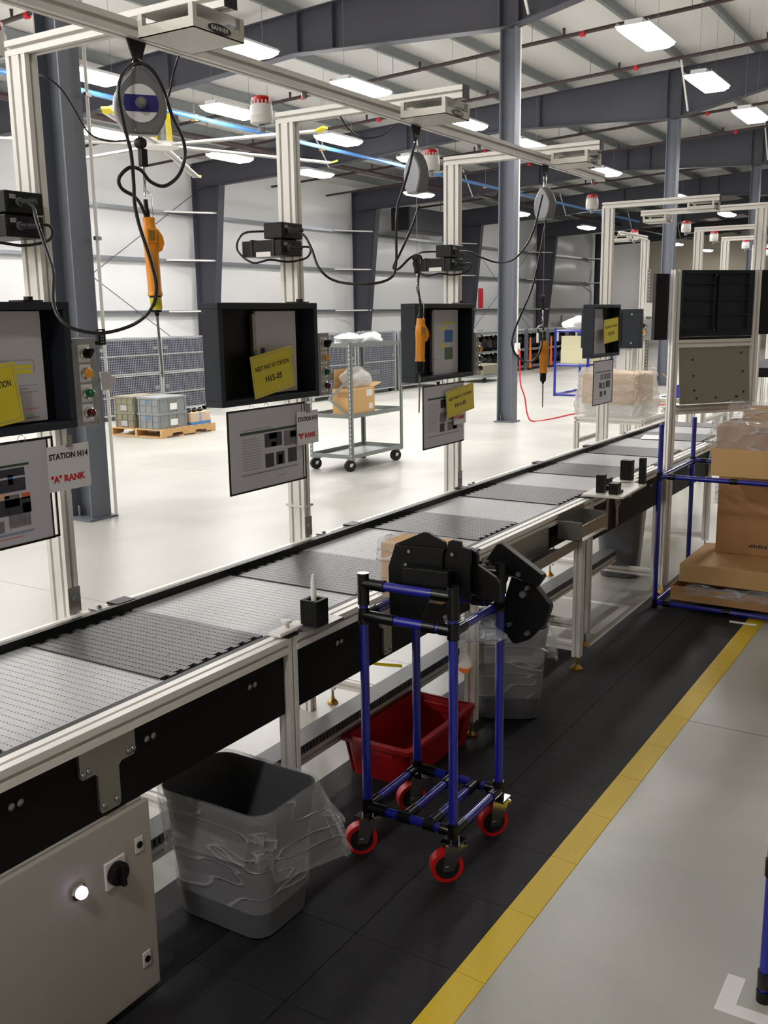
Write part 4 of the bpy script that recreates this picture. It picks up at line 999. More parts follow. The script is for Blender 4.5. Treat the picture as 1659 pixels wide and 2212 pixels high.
# ---------------------------------------------------------------- driver power supplies on the posts
def power_pair(x1, names, z0=1.897):
    for k, (ya, za, zb, dep) in enumerate(((2.35, z0, z0+.060, .195), (2.345, z0+.0640, z0+.123, .09))):
        t = thing('driver_power_supply', names[k], 'power supply', (x1-.06, ya+dep/2, za))
        MB().box(x1-.128, x1, ya, ya+dep, za, zb).build('case', M['cap'], t, bev=.004)
        MB().box(x1-.124, x1-.004, ya-.002, ya, za+.004, zb-.004).build('front_plate', M['navyin'], t)
        MB().lathe((x1-.085, ya-.002, (za+zb)/2), [(.012, 0), (.012, -.006), (.010, -.007)], 14, 'y').build('connector', M['steelgrey'], t, smooth=40)
        MB().cyl((x1-.085, ya-.010, (za+zb)/2), (x1-.07, ya-.055, (za+zb)/2-.002), .009, .007, n=10).build('plug', M['rubber'], t, smooth=40)
        MB().box(x1-.05, x1-.02, ya-.003, ya-.002, zb-.03, zb-.012).build('display_window', M['ink'], t)
        MB().box(x1-.115, x1-.095, ya-.003, ya-.002, zb-.022, zb-.010).build('label_plate', M['inkgrey'], t)
        MB().cyl((x1-.06, ya+dep, (za+zb)/2), (x1-.06, ya+dep+.03, (za+zb)/2), .008, n=8).build('rear_plug', M['rubber'], t)
        if k == 0:
            MB().box(x1-.134, x1-.128, ya+.05, ya+.12, za-.002, za+.016).build('mounting_rail', M['alu'], t)
            for yy in (ya+.035, ya+.14): MB().box(x1-.131, x1+.002, yy, yy+.010, zb, zb+.003).box(x1-.131, x1-.128, yy, yy+.010, za, zb).build('strap', M['rubber'], t)
            lead = [(x1-.085, ya-.03, (za+zb)/2), (x1-.03, ya-.06, za+.03), (x1-.01, ya-.03, za-.005), (x1-.05, ya+.03, za-.02), (x1-.10, ya+.08, za-.012), (x1-.135, ya+.14, za-.022), (x1-.15, ya+.2, za+.03), (x1-.15, ya+.17, za+.085), (x1-.11, ya+.12, za+.095), (x1-.07, ya+.096, za+.094)]
            MB().tube(smooth_path(lead), .0042, 7).build('link_lead', M['cable'], t, smooth=60)
power_pair(1.931, ('lower black power supply box on the station H14 post', 'upper black power supply box on the station H14 post'))
power_pair(3.154, ('lower long black power supply box on the station H15 post', 'upper black power supply box on the station H15 post'))
power_pair(4.503, ('lower long black power supply box on the station H16 post', 'upper black power supply box on the station H16 post'), 1.882)

# ---------------------------------------------------------------- balancers, screwdrivers and cords
def hook_plate(t, x, z=2.3555):
    MB().slab([(x-.032, 1.918, z-.0005), (x+.032, 1.918, z-.0005), (x+.008, 1.918, z-.058), (x-.008, 1.918, z-.058)], (0, .006, 0)).build('hook_plate', M['cap'], t)
def carabiner(x, y, za, zb, ry=0., r=.0032, w=.011):
    c, s = math.cos(ry), math.sin(ry); pts = []
    for k in range(25):
        a = 2*math.pi*k/24; pts.append((x+w*math.cos(a)*c, y+w*math.cos(a)*s, (za+zb)/2+(za-zb)/2*math.sin(a)))
    return MB().tube(pts, r, 6)
FACE = math.atan2(-.8, -.62)
def balancer(x, label, yaw, ztopb, hgt=.155, wid=.062, th=.045):
    """spring balancer hanging from the tool rail; yaw is the direction its face looks"""
    t = thing('spring_balancer', label, 'balancer', (x, 1.921, ztopb-hgt))
    hook_plate(t, x)
    carabiner(x, 1.921, 2.312, ztopb-.006, yaw+math.pi/2).build('carabiner', M['chrome'], t, smooth=60)
    n = Vector((math.cos(yaw), math.sin(yaw), 0)); s = Vector((-n.y, n.x, 0)); c = Vector((x, 1.921, ztopb-hgt*.55))
    out = []
    for k in range(40):
        a = 2*math.pi*k/40; u, v = math.sin(a), math.cos(a)
        w = wid*(1 if v < 0 else (1-.55*max(0, v)**2.2)) ; hh = hgt*.56 if v > 0 else hgt*.47
        if v < -.72: w *= 1.05
        out.append(c+s*u*w+Vector((0, 0, v*hh if v > -.8 else -hh*.86)))
    g = MB().slab([p-n*th/2 for p in out], n*th); g.build('housing', M['balancer'], t, smooth=30, bev=.006)
    f = c+n*(th/2+.0008)-Vector((0, 0, -.004))
    MB().slab([f+s*.044*math.cos(2*math.pi*k/32)+Vector((0, 0, .046*math.sin(2*math.pi*k/32))) for k in range(32)], n*.001).build('face_label', M['paperwhite'], t)
    q = f+n*.0012
    pts = []
    for k in range(-4, 5): a = math.radians(k*6.5); pts.append(q+s*.0435*math.cos(a)+Vector((0, 0, .046*math.sin(a))))
    for k in range(-4, 5): a = math.pi+math.radians(k*6.5); pts.append(q+s*.0435*math.cos(a)+Vector((0, 0, .046*math.sin(a))))
    MB().slab(pts, n*.0006).build('blue_band', M['blueplate'], t)
    kb = MB().cyl(q, q+n*.02, .014, .012, n=18).build('tension_knob', M['balancer'], t, smooth=40)
    MB().cyl(q+n*.02, q+n*.024, .008, n=6).build('knob_nut', M['chrome'], kb)
    for sx in (-1, 1): MB().cyl(c+s*sx*.018-Vector((0, 0, hgt*.36))+n*(th/2), c+s*sx*.018-Vector((0, 0, hgt*.36))+n*(th/2+.003), .004, n=8).build('rivet', M['chrome'], t)
    return t, c-Vector((0, 0, hgt*.42))
def screwdriver(x, y, zt, label, lean=0., black_nose=True, yaw=0., bit=.16, body=.20):
    t = thing('electric_screwdriver', label, 'screwdriver', (0, 0, 0))
    g = MB().lathe((0, 0, 0), [(.014, .0), (.0165, -.002), (.0168, -.022), (.0195, -.028), (.0205, -.06), (.0185, -.085), (.0178, -body+.012), (.0195, -body+.007), (.0205, -body+.002), (.019, -body)], 22); g.build('handle', M['orange'], t, smooth=40)
    MB().prism([(.010, -.028), (.020, -.030), (.031, -.048), (.034, -.066), (.027, -.084), (.012, -.092)], 'y', -.011, .011).build('start_lever', M['orange'], t, bev=.002)
    MB().obox((0, -.0205, -.047), (.024, .004, .036)).build('label_boss', M['orange'], t, bev=.001)
    MB().obox((0, -.0228, -.047), (.016, .0006, .026)).build('rating_label', M['brass'], t)
    MB().lathe((0, 0, -body), [(.0165, 0), (.0165, -.004)], 18).build('collar', M['cap'], t, smooth=40)
    nm = M['cap'] if black_nose else M['yellowdull']
    MB().lathe((0, 0, -body), [(.0155, -.004), (.0155, -.034), (.014, -.036)], 18).build('nose', nm, t, smooth=40)
    MB().lathe((0, 0, -body), [(.0135, -.0365), (.0135, -.042), (.006, -.044), (.006, -.052)], 14).build('chuck', M['cap'], t, smooth=40)
    MB().lathe((0, 0, -body), [(.0035, -.052), (.0028, -.052-bit), (.0015, -.055-bit)], 8).build('bit', M['steel'], t, smooth=40)
    MB().lathe((-.004, 0, 0), [(.0085, 0), (.0085, .016), (.0065, .02), (.0055, .045)], 12).build('strain_relief', M['rubber'], t, smooth=40)
    MB().tube([(.0125, 0, -.006), (.0125, 0, .05), (.006, 0, .062), (.0, 0, .066), (-.005, 0, .06), (-.003, 0, .05)], .0014, 6).build('hanger_bail', M['chrome'], t, smooth=60)
    t.location = (x, y, zt); t.rotation_euler = (0, lean, yaw)
    return t
def chainset(t, x, zc, zend, y=1.921, nm='cable'):
    MB().cyl((x, y, zc), (x, y, zend+.125), .0012, n=5).build('wire_rope', M['steel'], t)
    MB().lathe((x-.006, y, zend+.125), [(.012, -.011), (.014, -.006), (.014, .006), (.012, .011)], 14, 'y').build('cable_stop', M['rubber'], t, smooth=40)
    MB().box(x-.010, x+.010, y-.008, y+.008, zend+.068, zend+.112).build('cable_clamp', M['cap'], t, bev=.002)
    carabiner(x, y, zend+.074, zend+.018, .6, .0024, .009).build('snap_hook', M['chrome'], t, smooth=60)
    carabiner(x, y, zend+.024, zend, 1.2, .0016, .006).build('split_ring', M['chrome'], t, smooth=60)
B14, c = balancer(1.908, 'grey spring balancer with blue face label hanging at station H14', FACE, 2.292, hgt=.17, wid=.066)
chainset(B14, 1.908, c.z, 1.985)
screwdriver(1.915, 1.921, 1.928, 'orange electric screwdriver with yellow taped nose hanging at station H14', lean=-.03, black_nose=False, yaw=-.55)
B15, c = balancer(3.306, 'slim grey spring balancer seen edge on at station H15', FACE+math.pi/2+.12, 2.262)
chainset(B15, 3.306, c.z, 1.755)
screwdriver(3.332, 1.921, 1.655, 'orange electric screwdriver hanging at station H15 before the H16 frame', lean=.03, yaw=-.55, body=.165, bit=.145)
MB().cyl((3.306, 1.921, 1.757), (3.329, 1.921, 1.722), .002, n=6).build('link_cable', M['steel'], B15)
B16, c = balancer(4.525, 'slim grey spring balancer seen edge on at station H16', FACE+math.pi/2+.12, 2.255)
chainset(B16, 4.525, c.z, 1.615)
screwdriver(4.54, 1.921, 1.535, 'orange electric screwdriver with black nose hanging at station H16 beyond the outlet column', lean=.0, yaw=.9, body=.158, bit=.115)
MB().cyl((4.525, 1.921, 1.617), (4.539, 1.921, 1.60), .002, n=6).build('link_cable', M['steel'], B16)
def cord(label, pts, r=.0048):
    q = [P(a, c, y=y) for a, c, y in pts]
    return tag(MB().tube(smooth_path(q, 7), r, 8).build('black_cable', M['cable'], smooth=60), label, 'cord')
cord('black tool cord looping from the H14 power box over the balancer to the screwdriver',
     [(46, 440, 2.29), (70, 445, 2.27), (80, 480, 2.22), (100, 540, 2.18), (115, 590, 2.14), (115, 650, 2.1), (130, 690, 2.06), (165, 712, 2.03), (225, 719, 2.0), (290, 700, 1.97), (328, 665, 1.92), (338, 620, 1.885), (325, 560, 1.88), (302, 490, 1.885), (291, 440, 1.885), (289, 400, 1.885), (283, 330, 1.885), (268, 270, 1.885), (256, 200, 1.88), (266, 160, 1.89), (293, 137, 1.91), (325, 148, 1.89), (352, 190, 1.88), (372, 250, 1.88), (395, 300, 1.885), (399, 340, 1.89), (385, 380, 1.89), (355, 402, 1.89), (325, 392, 1.89), (305, 368, 1.89), (280, 362, 1.89), (257, 385, 1.89), (264, 408, 1.895), (290, 424, 1.9), (303, 440, 1.91), (313, 462, 1.921)])
cord('black cord sagging from the overhead rail past the H14 balancer', [(386, 122, 1.935), (380, 140, 1.96), (372, 170, 1.97), (365, 205, 1.975), (350, 232, 1.97), (330, 262, 1.96)], .003)
cord('black power cord swinging from the H14 post across to the balancer', [(74, 163, 2.42), (95, 165, 2.44), (130, 190, 2.44), (160, 235, 2.43), (190, 285, 2.42), (230, 304, 2.42), (275, 303, 2.42)], .003)
cord('black tool cord sagging from the H15 power box to its balancer', [(626, 502, 2.29), (655, 507, 2.25), (672, 535, 2.2), (690, 580, 2.15), (725, 607, 2.1), (790, 614, 2.0), (840, 603, 1.94), (855, 575, 1.92), (856, 500, 1.905), (858, 450, 1.905), (870, 410, 1.905), (882, 370, 1.9), (890, 335, 1.895), (897, 310, 1.9)])
cord('black tool cord hanging behind the H15 balancer down to its screwdriver', [(905, 445, 1.94), (890, 490, 1.94), (865, 545, 1.94), (852, 570, 1.94), (851, 580, 1.94), (862, 580, 1.94), (885, 558, 1.935), (903, 550, 1.93), (911, 562, 1.93), (905, 590, 1.925), (903, 620, 1.925), (909, 660, 1.921), (912, 684, 1.921)])
cord('black tool cord sagging from the H16 power box to its balancer', [(993, 543, 2.29), (1015, 545, 2.27), (1040, 556, 2.22), (1075, 567, 2.15), (1110, 560, 2.05), (1140, 525, 1.98), (1155, 490, 1.94), (1165, 450, 1.92), (1172, 420, 1.905)])
cord('black tool cord looping down from the H16 balancer to its screwdriver', [(1180, 470, 1.94), (1168, 540, 1.94), (1150, 620, 1.94), (1125, 680, 1.94), (1108, 725, 1.94), (1107, 750, 1.94), (1120, 773, 1.94), (1140, 782, 1.935), (1158, 774, 1.93), (1168, 755, 1.92), (1171, 735, 1.885), (1163, 715, 1.885), (1162, 708, 1.9), (1170, 703, 1.915), (1174, 712, 1.921)])
cord('thin black cord looping between the gantry arms below the tool rail', [(735, 252, 2.1), (755, 280, 2.1), (785, 298, 2.1), (825, 292, 2.05), (855, 268, 1.98)], .003)

# ================================================================ station gantries farther along the line
G17 = gantry(7.03, 'aluminium gantry post behind the far document frame with the H02-05 card', y=2.46, arm_to=1.72)
beacon(7.05, 2.626, 2.40, 'white alarm beacon with red lens on the gantry of the H02-05 frame')
sensor_light(7.06, 1.74, 1.92, 'cream sensor light box under the arm of the H02-05 gantry')
D17 = display(6.47, 7.02, 2.375, 'dark document frame holding a white folder and the H02-05 card')
t = thing('folder', 'white paper folder leaning inside the far document frame', 'folder', (6.62, 2.42, 1.38))
MB().slab([(6.53, 2.405, 1.382), (6.80, 2.405, 1.382), (6.77, 2.425, 1.69), (6.55, 2.425, 1.69)], (0, .008, 0)).build('sheet', M['paper'], t)
yellow_card('yellow card reading H02-05 in the far document frame', 6.81, 1.54, .30, .165, 2.37, .06, 'NEXT PART AT STATION', 'H02-05')
S17 = [(.1, .9, .74, .765, 'inkgreen'), (.36, .5, .56, .70, 'photo_mid'), (.54, .68, .56, .70, 'photo_mid'), (.70, .9, .56, .70, 'photo_mid'), (.3, .45, .36, .5, 'photo_dark'), (.48, .62, .34, .5, 'photo_mid'), (.66, .88, .36, .52, 'photo_dark'), (.34, .48, .16, .29, 'photo_dark'), (.56, .68, .18, .29, 'photo_dark'), (.1, .8, .11, .12, 'inkgrey')]
hung_sheet('laminated work instruction hanging below the H02-05 frame', 6.50, 6.88, 1.035, 1.33, 2.376, S17)

Gp = gantry(7.78, 'aluminium gantry with its post on the operator side beyond the black back panel', y=1.64, arm_to=2.50, flip=True)
MB().box(7.822, 7.826, 1.575, 1.60, .9, 2.2).build('perforated_strip', M['stainless'], Gp)
sensor_light(7.80, 2.28, 2.46, 'cream sensor light box at the arm end of the reversed gantry')
cord2 = [(7.80, 1.60, 2.36), (7.84, 1.57, 2.30), (7.86, 1.565, 2.2), (7.84, 1.57, 2.1), (7.83, 1.575, 2.0)]
tag(MB().tube(smooth_path(cord2), .006, 6).build('black_cable', M['cable'], smooth=60), 'black cord running down the post of the reversed gantry', 'cord')
for gx, gy, lab in ((9.66, 2.50, 'first beyond the reversed gantry'), (11.13, 2.60, 'second beyond the reversed gantry'), (12.75, 2.62, 'third beyond the reversed gantry'), (14.6, 2.75, 'last beyond the reversed gantry')):
    gantry(gx, 'aluminium station gantry '+lab, y=gy, arm_to=gy-.80)
    beacon(gx+.02, gy+.165, 2.40, 'white alarm beacon with red lens on the gantry '+lab)
    sensor_light(gx+.02, gy-.78, gy-.60, 'cream sensor light box on the gantry '+lab)
# gantry whose arm points back along the line
t = thing('station_gantry', 'aluminium gantry with a perforated rail and its lamp arm reaching along the line', 'gantry', (10.35, 3.27, 0))
MB().ext('z', 10.35, 10.39, 3.23, 3.31, 0, 2.397).build('post', M['alu'], t)
MB().ext('x', 9.55, 10.39, 3.25, 3.29, 2.3975, 2.438).build('arm', M['alu'], t)
st = MB().box(10.352, 10.388, 3.20, 3.228, .9, 2.1).build('perforated_strip', M['stainless'], t)
h = MB()
for k in range(34): h.box(10.349, 10.352, 3.209, 3.219, .95+k*.034, .965+k*.034)
struct(h.build('strip_holes', M['ink'], st), 'stuff')
sensor_light(9.62, 3.18, 3.36, 'cream sensor light box on the arm reaching along the line')
beacon(10.37, 3.3925, 2.40, 'white alarm beacon with red lens beside the perforated gantry rail')
t = thing('control_box', 'small grey control box with selector and amber button on the perforated rail', 'control box', (10.30, 3.12, 1.5))
q0 = P(1376, 735, x=10.27); q1 = P(1404, 690, x=10.27)
MB().box(10.27, 10.345, q1.y, q0.y, q0.z, q1.z).build('housing', M['ctrl'], t, bev=.004)
cy = (q0.y+q1.y)/2
for zz, m, nm in ((q0.z*.30+q1.z*.70, 'cap', 'selector_knob'), (q0.z*.62+q1.z*.38, 'amber', 'amber_button')):
    MB().lathe((10.27, cy, zz), [(.034, 0), (.034, -.012), (.02, -.016)], 16, 'x').build('bezel', M['chrome'], t, smooth=40)
    MB().lathe((10.258, cy, zz), [(.026, 0), (.024, -.014), (.0, -.016)], 16, 'x').build(nm, M[m], t, smooth=40)
MB().box(10.271, 10.345, q1.y-.03, q1.y+.08, q1.z+.03, q1.z+.17).build('junction_box', M['white'], t)
# document frame turned away, seen from the back, behind the H02-05 frame
t = thing('document_frame', 'dark document frame seen from its back, behind the H02-05 frame', 'frame', (9.2, 3.15, 1.3))
q0 = P(1254, 752, x=9.3); q1 = P(1386, 667, x=9.3)
MB().box(9.30, 9.37, q1.y, q0.y, q0.z, q1.z).build('back_shell', M['navy'], t, bev=.005)
MB().box(9.292, 9.2995, q1.y+.19, q1.y+.21, q0.z+.03, q1.z-.03).build('rib', M['navyin'], t)
for zz in (q0.z+.05, q1.z-.05): MB().lathe((9.2995, q1.y+.09, zz), [(.012, 0), (.009, -.006)], 8, 'x').build('screw', M['steel'], t)
MB().box(9.31, 9.36, q0.y-.02, q0.y+.0, q0.z+.05, q1.z-.05).build('page_edge', M['paper'], t)
MB().ext('z', 9.372, 9.412, q1.y+.1, q1.y+.18, 0, q1.z).build('stand_post', M['alu'], t)

# ================================================================ angled rack with black back panel and stainless plate
t = thing('tool_rack', 'aluminium rack with ribbed black back panel above a stainless plate', 'rack', (0, 0, 0))
L_ = .592
for u in (0, L_-.042):
    p = MB().ext('z', u, u+.042, -.02, .022, .05, 1.89).build('post', M['alu'], t)
    MB().lathe((u+.021, 0, 0), [(.03, .0), (.03, .006), (.01, .03), (.008, .052)], 12).build('levelling_foot', M['brass'], p, smooth=40)
for z in (1.072, 1.457): MB().ext('x', .042, L_-.042, -.02, .022, z, z+.042).build('cross_bar', M['alu'], t)
for u in (.08, .10):
    pass
bp = MB().box(.043, L_-.043, -.012, .012, 1.515, 1.888).build('back_panel', M['navy'], t)
for u0, u1 in ((.075, .262), (.298, .50)):
    for z in (1.545, 1.635, 1.72, 1.81, 1.868): MB().box(u0, u1, -.030, -.0125, z, z+.006).build('rib', M['navy'], bp)
for u in (.045, .262, .292, .50): MB().box(u, u+.007, -.030, -.0125, 1.545, 1.874).build('rib', M['navy'], bp)
for z in (1.555, 1.86): MB().lathe((.281, -.0125, z), [(.006, 0), (.004, -.006)], 8, 'y').build('panel_screw', M['steel'], bp)
MB().box(-.09, -.001, .03, .06, 1.50, 1.87).build('side_panel', M['navyin'], t)
MB().box(L_+.001, L_+.12, .0, .04, 1.52, 1.89).build('side_panel', M['navyin'], t)
MB().box(.05, L_-.05, -.016, .03, 1.500, 1.514).build('clip_rail', M['cap'], t)
sp = MB().slab([(.06, .0, 1.455), (L_-.044, .0, 1.455), (L_-.044, -.03, 1.13), (.06, -.03, 1.13)], (0, .004, 0)).build('stainless_plate', M['stainless'], t)
for u, f in ((.15, .78), (.155, .5), (.16, .24), (.175, .10), (.31, .10), (.45, .10), (.505, .18), (.50, .55), (.49, .88), (.46, .1)):
    z = 1.13+.325*f; y = -.03+.03*f
    MB().lathe((u, y-.001, z), [(.0065, 0), (.0065, -.0015)], 10, 'y').build('plate_hole', M['ink'], sp)
MB().box(.05, L_-.05, -.06, .08, 1.1145, 1.128).build('tray', M['stainless'], t)
MB().ext('x', .05, L_-.05, .10, .14, 1.072, 1.114).build('rear_bar', M['alu'], t)
t.location = (5.658, 1.617, .0065); t.rotation_euler = (0, 0, math.atan2(-.37, .46))

# ================================================================ blue pipe racks
def pipe_rack(label, X, Y, ztops, levels, r=.014, joints=True, z0=0.):
    t = thing('pipe_rack', label, 'rack', ((X[0]+X[1])/2, (Y[0]+Y[1])/2, 0))
    for i, x in enumerate(X):
        for y in Y:
            u = MB().cyl((x, y, z0+.001), (x, y, ztops[i]), r, n=14).build('upright', M['pipeblue'], t, smooth=50)
            if joints:
                MB().cyl((x, y, z0), (x, y, z0+.03), r+.004, n=14).build('foot_cap', M['joint'], u, smooth=50)
                for z in levels: MB().cyl((x, y, z-.022), (x, y, z+.022), r+.0035, n=14).build('joint', M['joint'], u, smooth=50)
    for z in levels:
        for x in X:
            o = MB().cyl((x, Y[0]+r, z), (x, Y[1]-r, z), r, n=14).build('rail', M['pipeblue'], t, smooth=50)
            if joints:
                for f in (.06, .35, .65, .94):
                    yy = Y[0]+(Y[1]-Y[0])*f; MB().cyl((x, yy-.02, z), (x, yy+.02, z), r+.003, n=14).build('joint', M['joint'], o, smooth=50)
        for y in Y:
            MB().cyl((X[0]+r, y, z), (X[1]-r, y, z), r, n=14).build('rail', M['pipeblue'], t, smooth=50)
    return t
pipe_rack('blue pipe rack loaded with cardboard trays beside the conveyor', (5.362, 6.05), (.42, 1.56), (1.058, 1.03), (.035, .765), z0=.0065)
pipe_rack('blue pipe rack standing on the white corner tape', (2.277, 2.85), (-.35, .352), (1.25, 1.25), (.06, .36, .9))
# trays and cartons on the first rack
def carton_tray(label, x0, x1, y0, y1, z0, z1, m='card'):
    t = thing('cardboard_tray', label, 'tray', ((x0+x1)/2, (y0+y1)/2, z0)); w = .006
    MB().box(x0, x1, y0, y1, z0, z0+w).box(x0, x0+w, y0, y1, z0+w, z1).box(x1-w, x1, y0, y1, z0+w, z1).box(x0+w, x1-w, y0, y0+w, z0+w, z1).box(x0+w, x1-w, y1-w, y1, z0+w, z1).build('walls', M[m], t)
    return t
t = carton_tray('bottom cardboard tray with blue film showing under the lid box, on the blue rack', 5.41, 6.0, .58, 1.485, .0525, .135, 'carddark')
MB().rings([[(x+random.uniform(-.01, .01), y, z+random.uniform(-.012, .012)) for x, y in [(5.405, 1.40-.06*k) for k in range(11)]+[(5.43, .80+.06*k) for k in range(11)]] for z in (.10, .125, .15)], False, False).build('film', M['film'], t, smooth=60)
tag(MB().box(5.44, 6.03, .60, 1.448, .156, .262).build('cardboard_box', M['card'], bev=.004), 'closed tan cardboard lid box lying on the bottom tray of the blue rack', 'box')
t = thing('cardboard_box', 'tall brown cardboard box standing on the lid box inside the blue rack', 'box', (5.9, .9, .263))
MB().box(5.80, 6.02, .55, 1.34, .263, .735).build('carton', M['carddark'], t, bev=.003)
g = MB()
for k in range(8): g.box(5.7992, 5.80, 1.15-.013*k-.008, 1.15-.013*k, .312, .332 if k % 3 else .326)
struct(g.build('faded_print', M['ink'], t), 'stuff')
MB().tube([(5.7995, .985+.035*math.cos(a), .325+.035*math.sin(a)) for a in [i*math.pi/10 for i in range(21)]], .0015, 4).build('printed_ring', M['ink'], t)
MB().box(5.81, 5.83, 1.341, 1.36, .55, .70).build('tape_flap', M['film'], t)
t = carton_tray('upper cardboard tray on the blue rack with goods wrapped in clear film', 5.43, 5.90, .56, 1.30, .780, .93, 'card')
MB().box(5.47, 5.86, .60, 1.29, .79, 1.055).build('inner_carton', M['carddark'], t, bev=.004)
MB().slab([(5.85, .6, 1.056), (5.85, 1.24, 1.056), (5.90, 1.20, 1.13), (5.90, .62, 1.13)], (.005, 0, 0)).build('rear_flap', M['card'], t)
rnd = random.Random(9)
def sheetgrid(f, nu, nv):
    g = MB(); g.add([f(i/nu, j/nv) for j in range(nv+1) for i in range(nu+1)], [(j*(nu+1)+i, j*(nu+1)+i+1, (j+1)*(nu+1)+i+1, (j+1)*(nu+1)+i) for j in range(nv) for i in range(nu)]); return g
nz = lambda u, v, s: math.sin(13*u+s)*math.cos(9*v+2*s)*.5+math.sin(29*u-11*v+s)*.3+math.sin(47*v+17*u)*.2
def film(u, v):
    y = 1.318-.75*u
    if v < .35: x, z = 5.452, .87+(1.062-.87)*v/.35
    elif v < .8: x, z = 5.452+(v-.35)/.45*.40, 1.066
    else: x, z = 5.855+.04*(v-.8), 1.066+.08*(v-.8)/.2
    k = nz(u*3, v*3, 1.)
    return (x-.012-.010*k, y+.006*k, z+.008+.008*nz(u*2, v*4, 2.))
sheetgrid(film, 36, 30).build('film', M['film'], t, smooth=60)
def film2(u, v):
    x = 5.46+.41*u; z = .90+.19*v+.008*nz(u*2, v*2, 3.); y = 1.308+.05*(1-v)*(.6+.4*math.sin(6*u+1))+.012*nz(u*2, v*3, 5.); return (x, y, z)
sheetgrid(film2, 16, 12).build('film_side', M['film'], t, smooth=60)

# ================================================================ table with a bagged box behind the conveyor
def alu_table(label, x0, x1, y0, y1, z, top=None, name='work_table'):
    t = thing(name, label, 'table', ((x0+x1)/2, (y0+y1)/2, 0))
    for x in (x0, x1-.04):
        for y in (y0, y1-.04):
            MB().ext('z', x, x+.04, y, y+.04, 0, z-.0405).build('leg', M['alu'], t)
    for y in (y0, y1-.04): MB().ext('x', x0, x1, y, y+.04, z-.04, z).build('rail', M['alu'], t); MB().ext('x', x0+.04, x1-.04, y, y+.04, z-.22, z-.18).build('stretcher', M['alu'], t)
    for x in (x0, x1-.04): MB().ext('y', x, x+.04, y0+.0405, y1-.0405, z-.04, z).build('rail', M['alu'], t)
    MB().box(x0, x1, y0, y1, z+.0005, z+.012).build('table_top', M[top or 'alu'], t)
    return t
X8 = 8.0
ya, yb = P(1392, 850, x=X8).y, P(1228, 850, x=X8).y
alu_table('aluminium table carrying the bagged cardboard box behind the conveyor', X8-.02, X8+.62, ya-.02, yb-.06, .78)
t = thing('bagged_box', 'cardboard box inside a milky plastic bag on the aluminium table', 'box', (X8+.28, (ya+yb)/2, .793))
zb1 = P(1300, 808, x=X8).z
MB().box(X8+.03, X8+.5, ya+.08, yb-.11, .90, zb1).build('carton', M['card'], t, bev=.004)
MB().box(X8+.05, X8+.48, ya+.1, yb-.13, .793, .8995).build('packing', M['cloth'], t)
def bag(u, v):
    a = 2*math.pi*u; n = len(BB); k = u*n; i = int(k) % n; f = k-int(k)
    x = BB[i][0]*(1-f)+BB[(i+1) % n][0]*f; y = BB[i][1]*(1-f)+BB[(i+1) % n][1]*f
    cxx, cyy = X8+.27, (ya+yb)/2; d = math.hypot(x-cxx, y-cyy)
    grow = .012+.10*max(0, .5-abs(v-.25))*(.5+.5*math.sin(3*a+1))+.02*nz(u*4, v*3, 2.)
    z = .796+(zb1+.03-.796)*v+.02*math.sin(5*a)*v
    if v > .93: grow -= .05*(v-.93)/.07
    return (x+(x-cxx)/d*grow, y+(y-cyy)/d*grow, z)
BB = rrect(X8+.265, (ya+yb)/2-.015, .53, yb-ya-.15, .04, 3)
g = MB(); nu, nv = 64, 16
g.add([bag(i/nu, j/nv) for j in range(nv+1) for i in range(nu)], [(j*nu+i, j*nu+(i+1) % nu, (j+1)*nu+(i+1) % nu, (j+1)*nu+i) for j in range(nv) for i in range(nu)])
g.build('bag', M['milky'], t, smooth=60)

# work bench with yellow posts and a blue bin
alu_table('white topped work bench with yellow guard posts and a blue bin on it', 9.75, 10.7, 2.42, 2.98, .80, 'white')
t = thing('blue_bin', 'small blue plastic bin holding a wooden stick on the work bench', 'bin', (0, 0, 0))
MB().rings(tote_rings(.16, .17, .20, .21, .12, .006, .012), True, True).build('body', M['bluebin'], t, smooth=40)
MB().cyl((-.02, .0, .02), (-.1, .22, .24), .006, n=6).build('stick', M['wood'], t)
MB().box(-.06, .06, -.06, .06, .0065, .09).build('contents', M['carddark'], t)
t.location = (9.95, 2.66, .8125)
for k, (yy, lab) in enumerate(((2.995, 'yellow guard post at the bench corner nearer the bagged box'), (2.74, 'yellow guard post at the front edge of the work bench'))):
    t = thing('guard_post', lab, 'post', (9.70, yy, 0))
    MB().box(9.68, 9.735, yy-.03, yy+.03, 0, 1.18 if k else .95).build('post', M['yellowpaint'], t, bev=.004)
    MB().box(9.65, 9.745, yy-.06, yy+.06, 0, .01).build('foot_plate', M['yellowpaint'], t)
tag(MB().slab([(9.9, 2.86, .813), (10.12, 2.86, .813), (10.12, 2.9, .813), (9.9, 2.9, .813)], (0, 0, .006)).build('hand_tool', M['cap']), 'slim black hand tool lying on the white bench top', 'tool')
t = thing('paper_stand', 'white document with yellow edge stripes standing behind the H02-05 frame', 'sign', (9.5, 2.9, .95))
q0 = P(1331, 800, x=9.5); q1 = P(1362, 757, x=9.5)
MB().box(9.5, 9.51, q1.y, q0.y, q0.z, q1.z).build('board', M['paperwhite'], t)
MB().box(9.498, 9.5, q1.y+.02, q1.y+.035, q0.z, q1.z).build('stripe', M['yellowdull'], t)
MB().ext('z', 9.511, 9.551, (q0.y+q1.y)/2-.02, (q0.y+q1.y)/2+.02, 0, q1.z).build('stand', M['alu'], t)
t = thing('parts_chute', 'steel parts chute tilted above the white work bench', 'chute', (10.2, 2.62, 1.2))
MB().slab([(10.0, 2.45, 1.36), (10.0, 2.72, 1.36), (10.5, 2.72, 1.22), (10.5, 2.45, 1.22)], (0, 0, .006)).build('bed', M['stainless'], t)
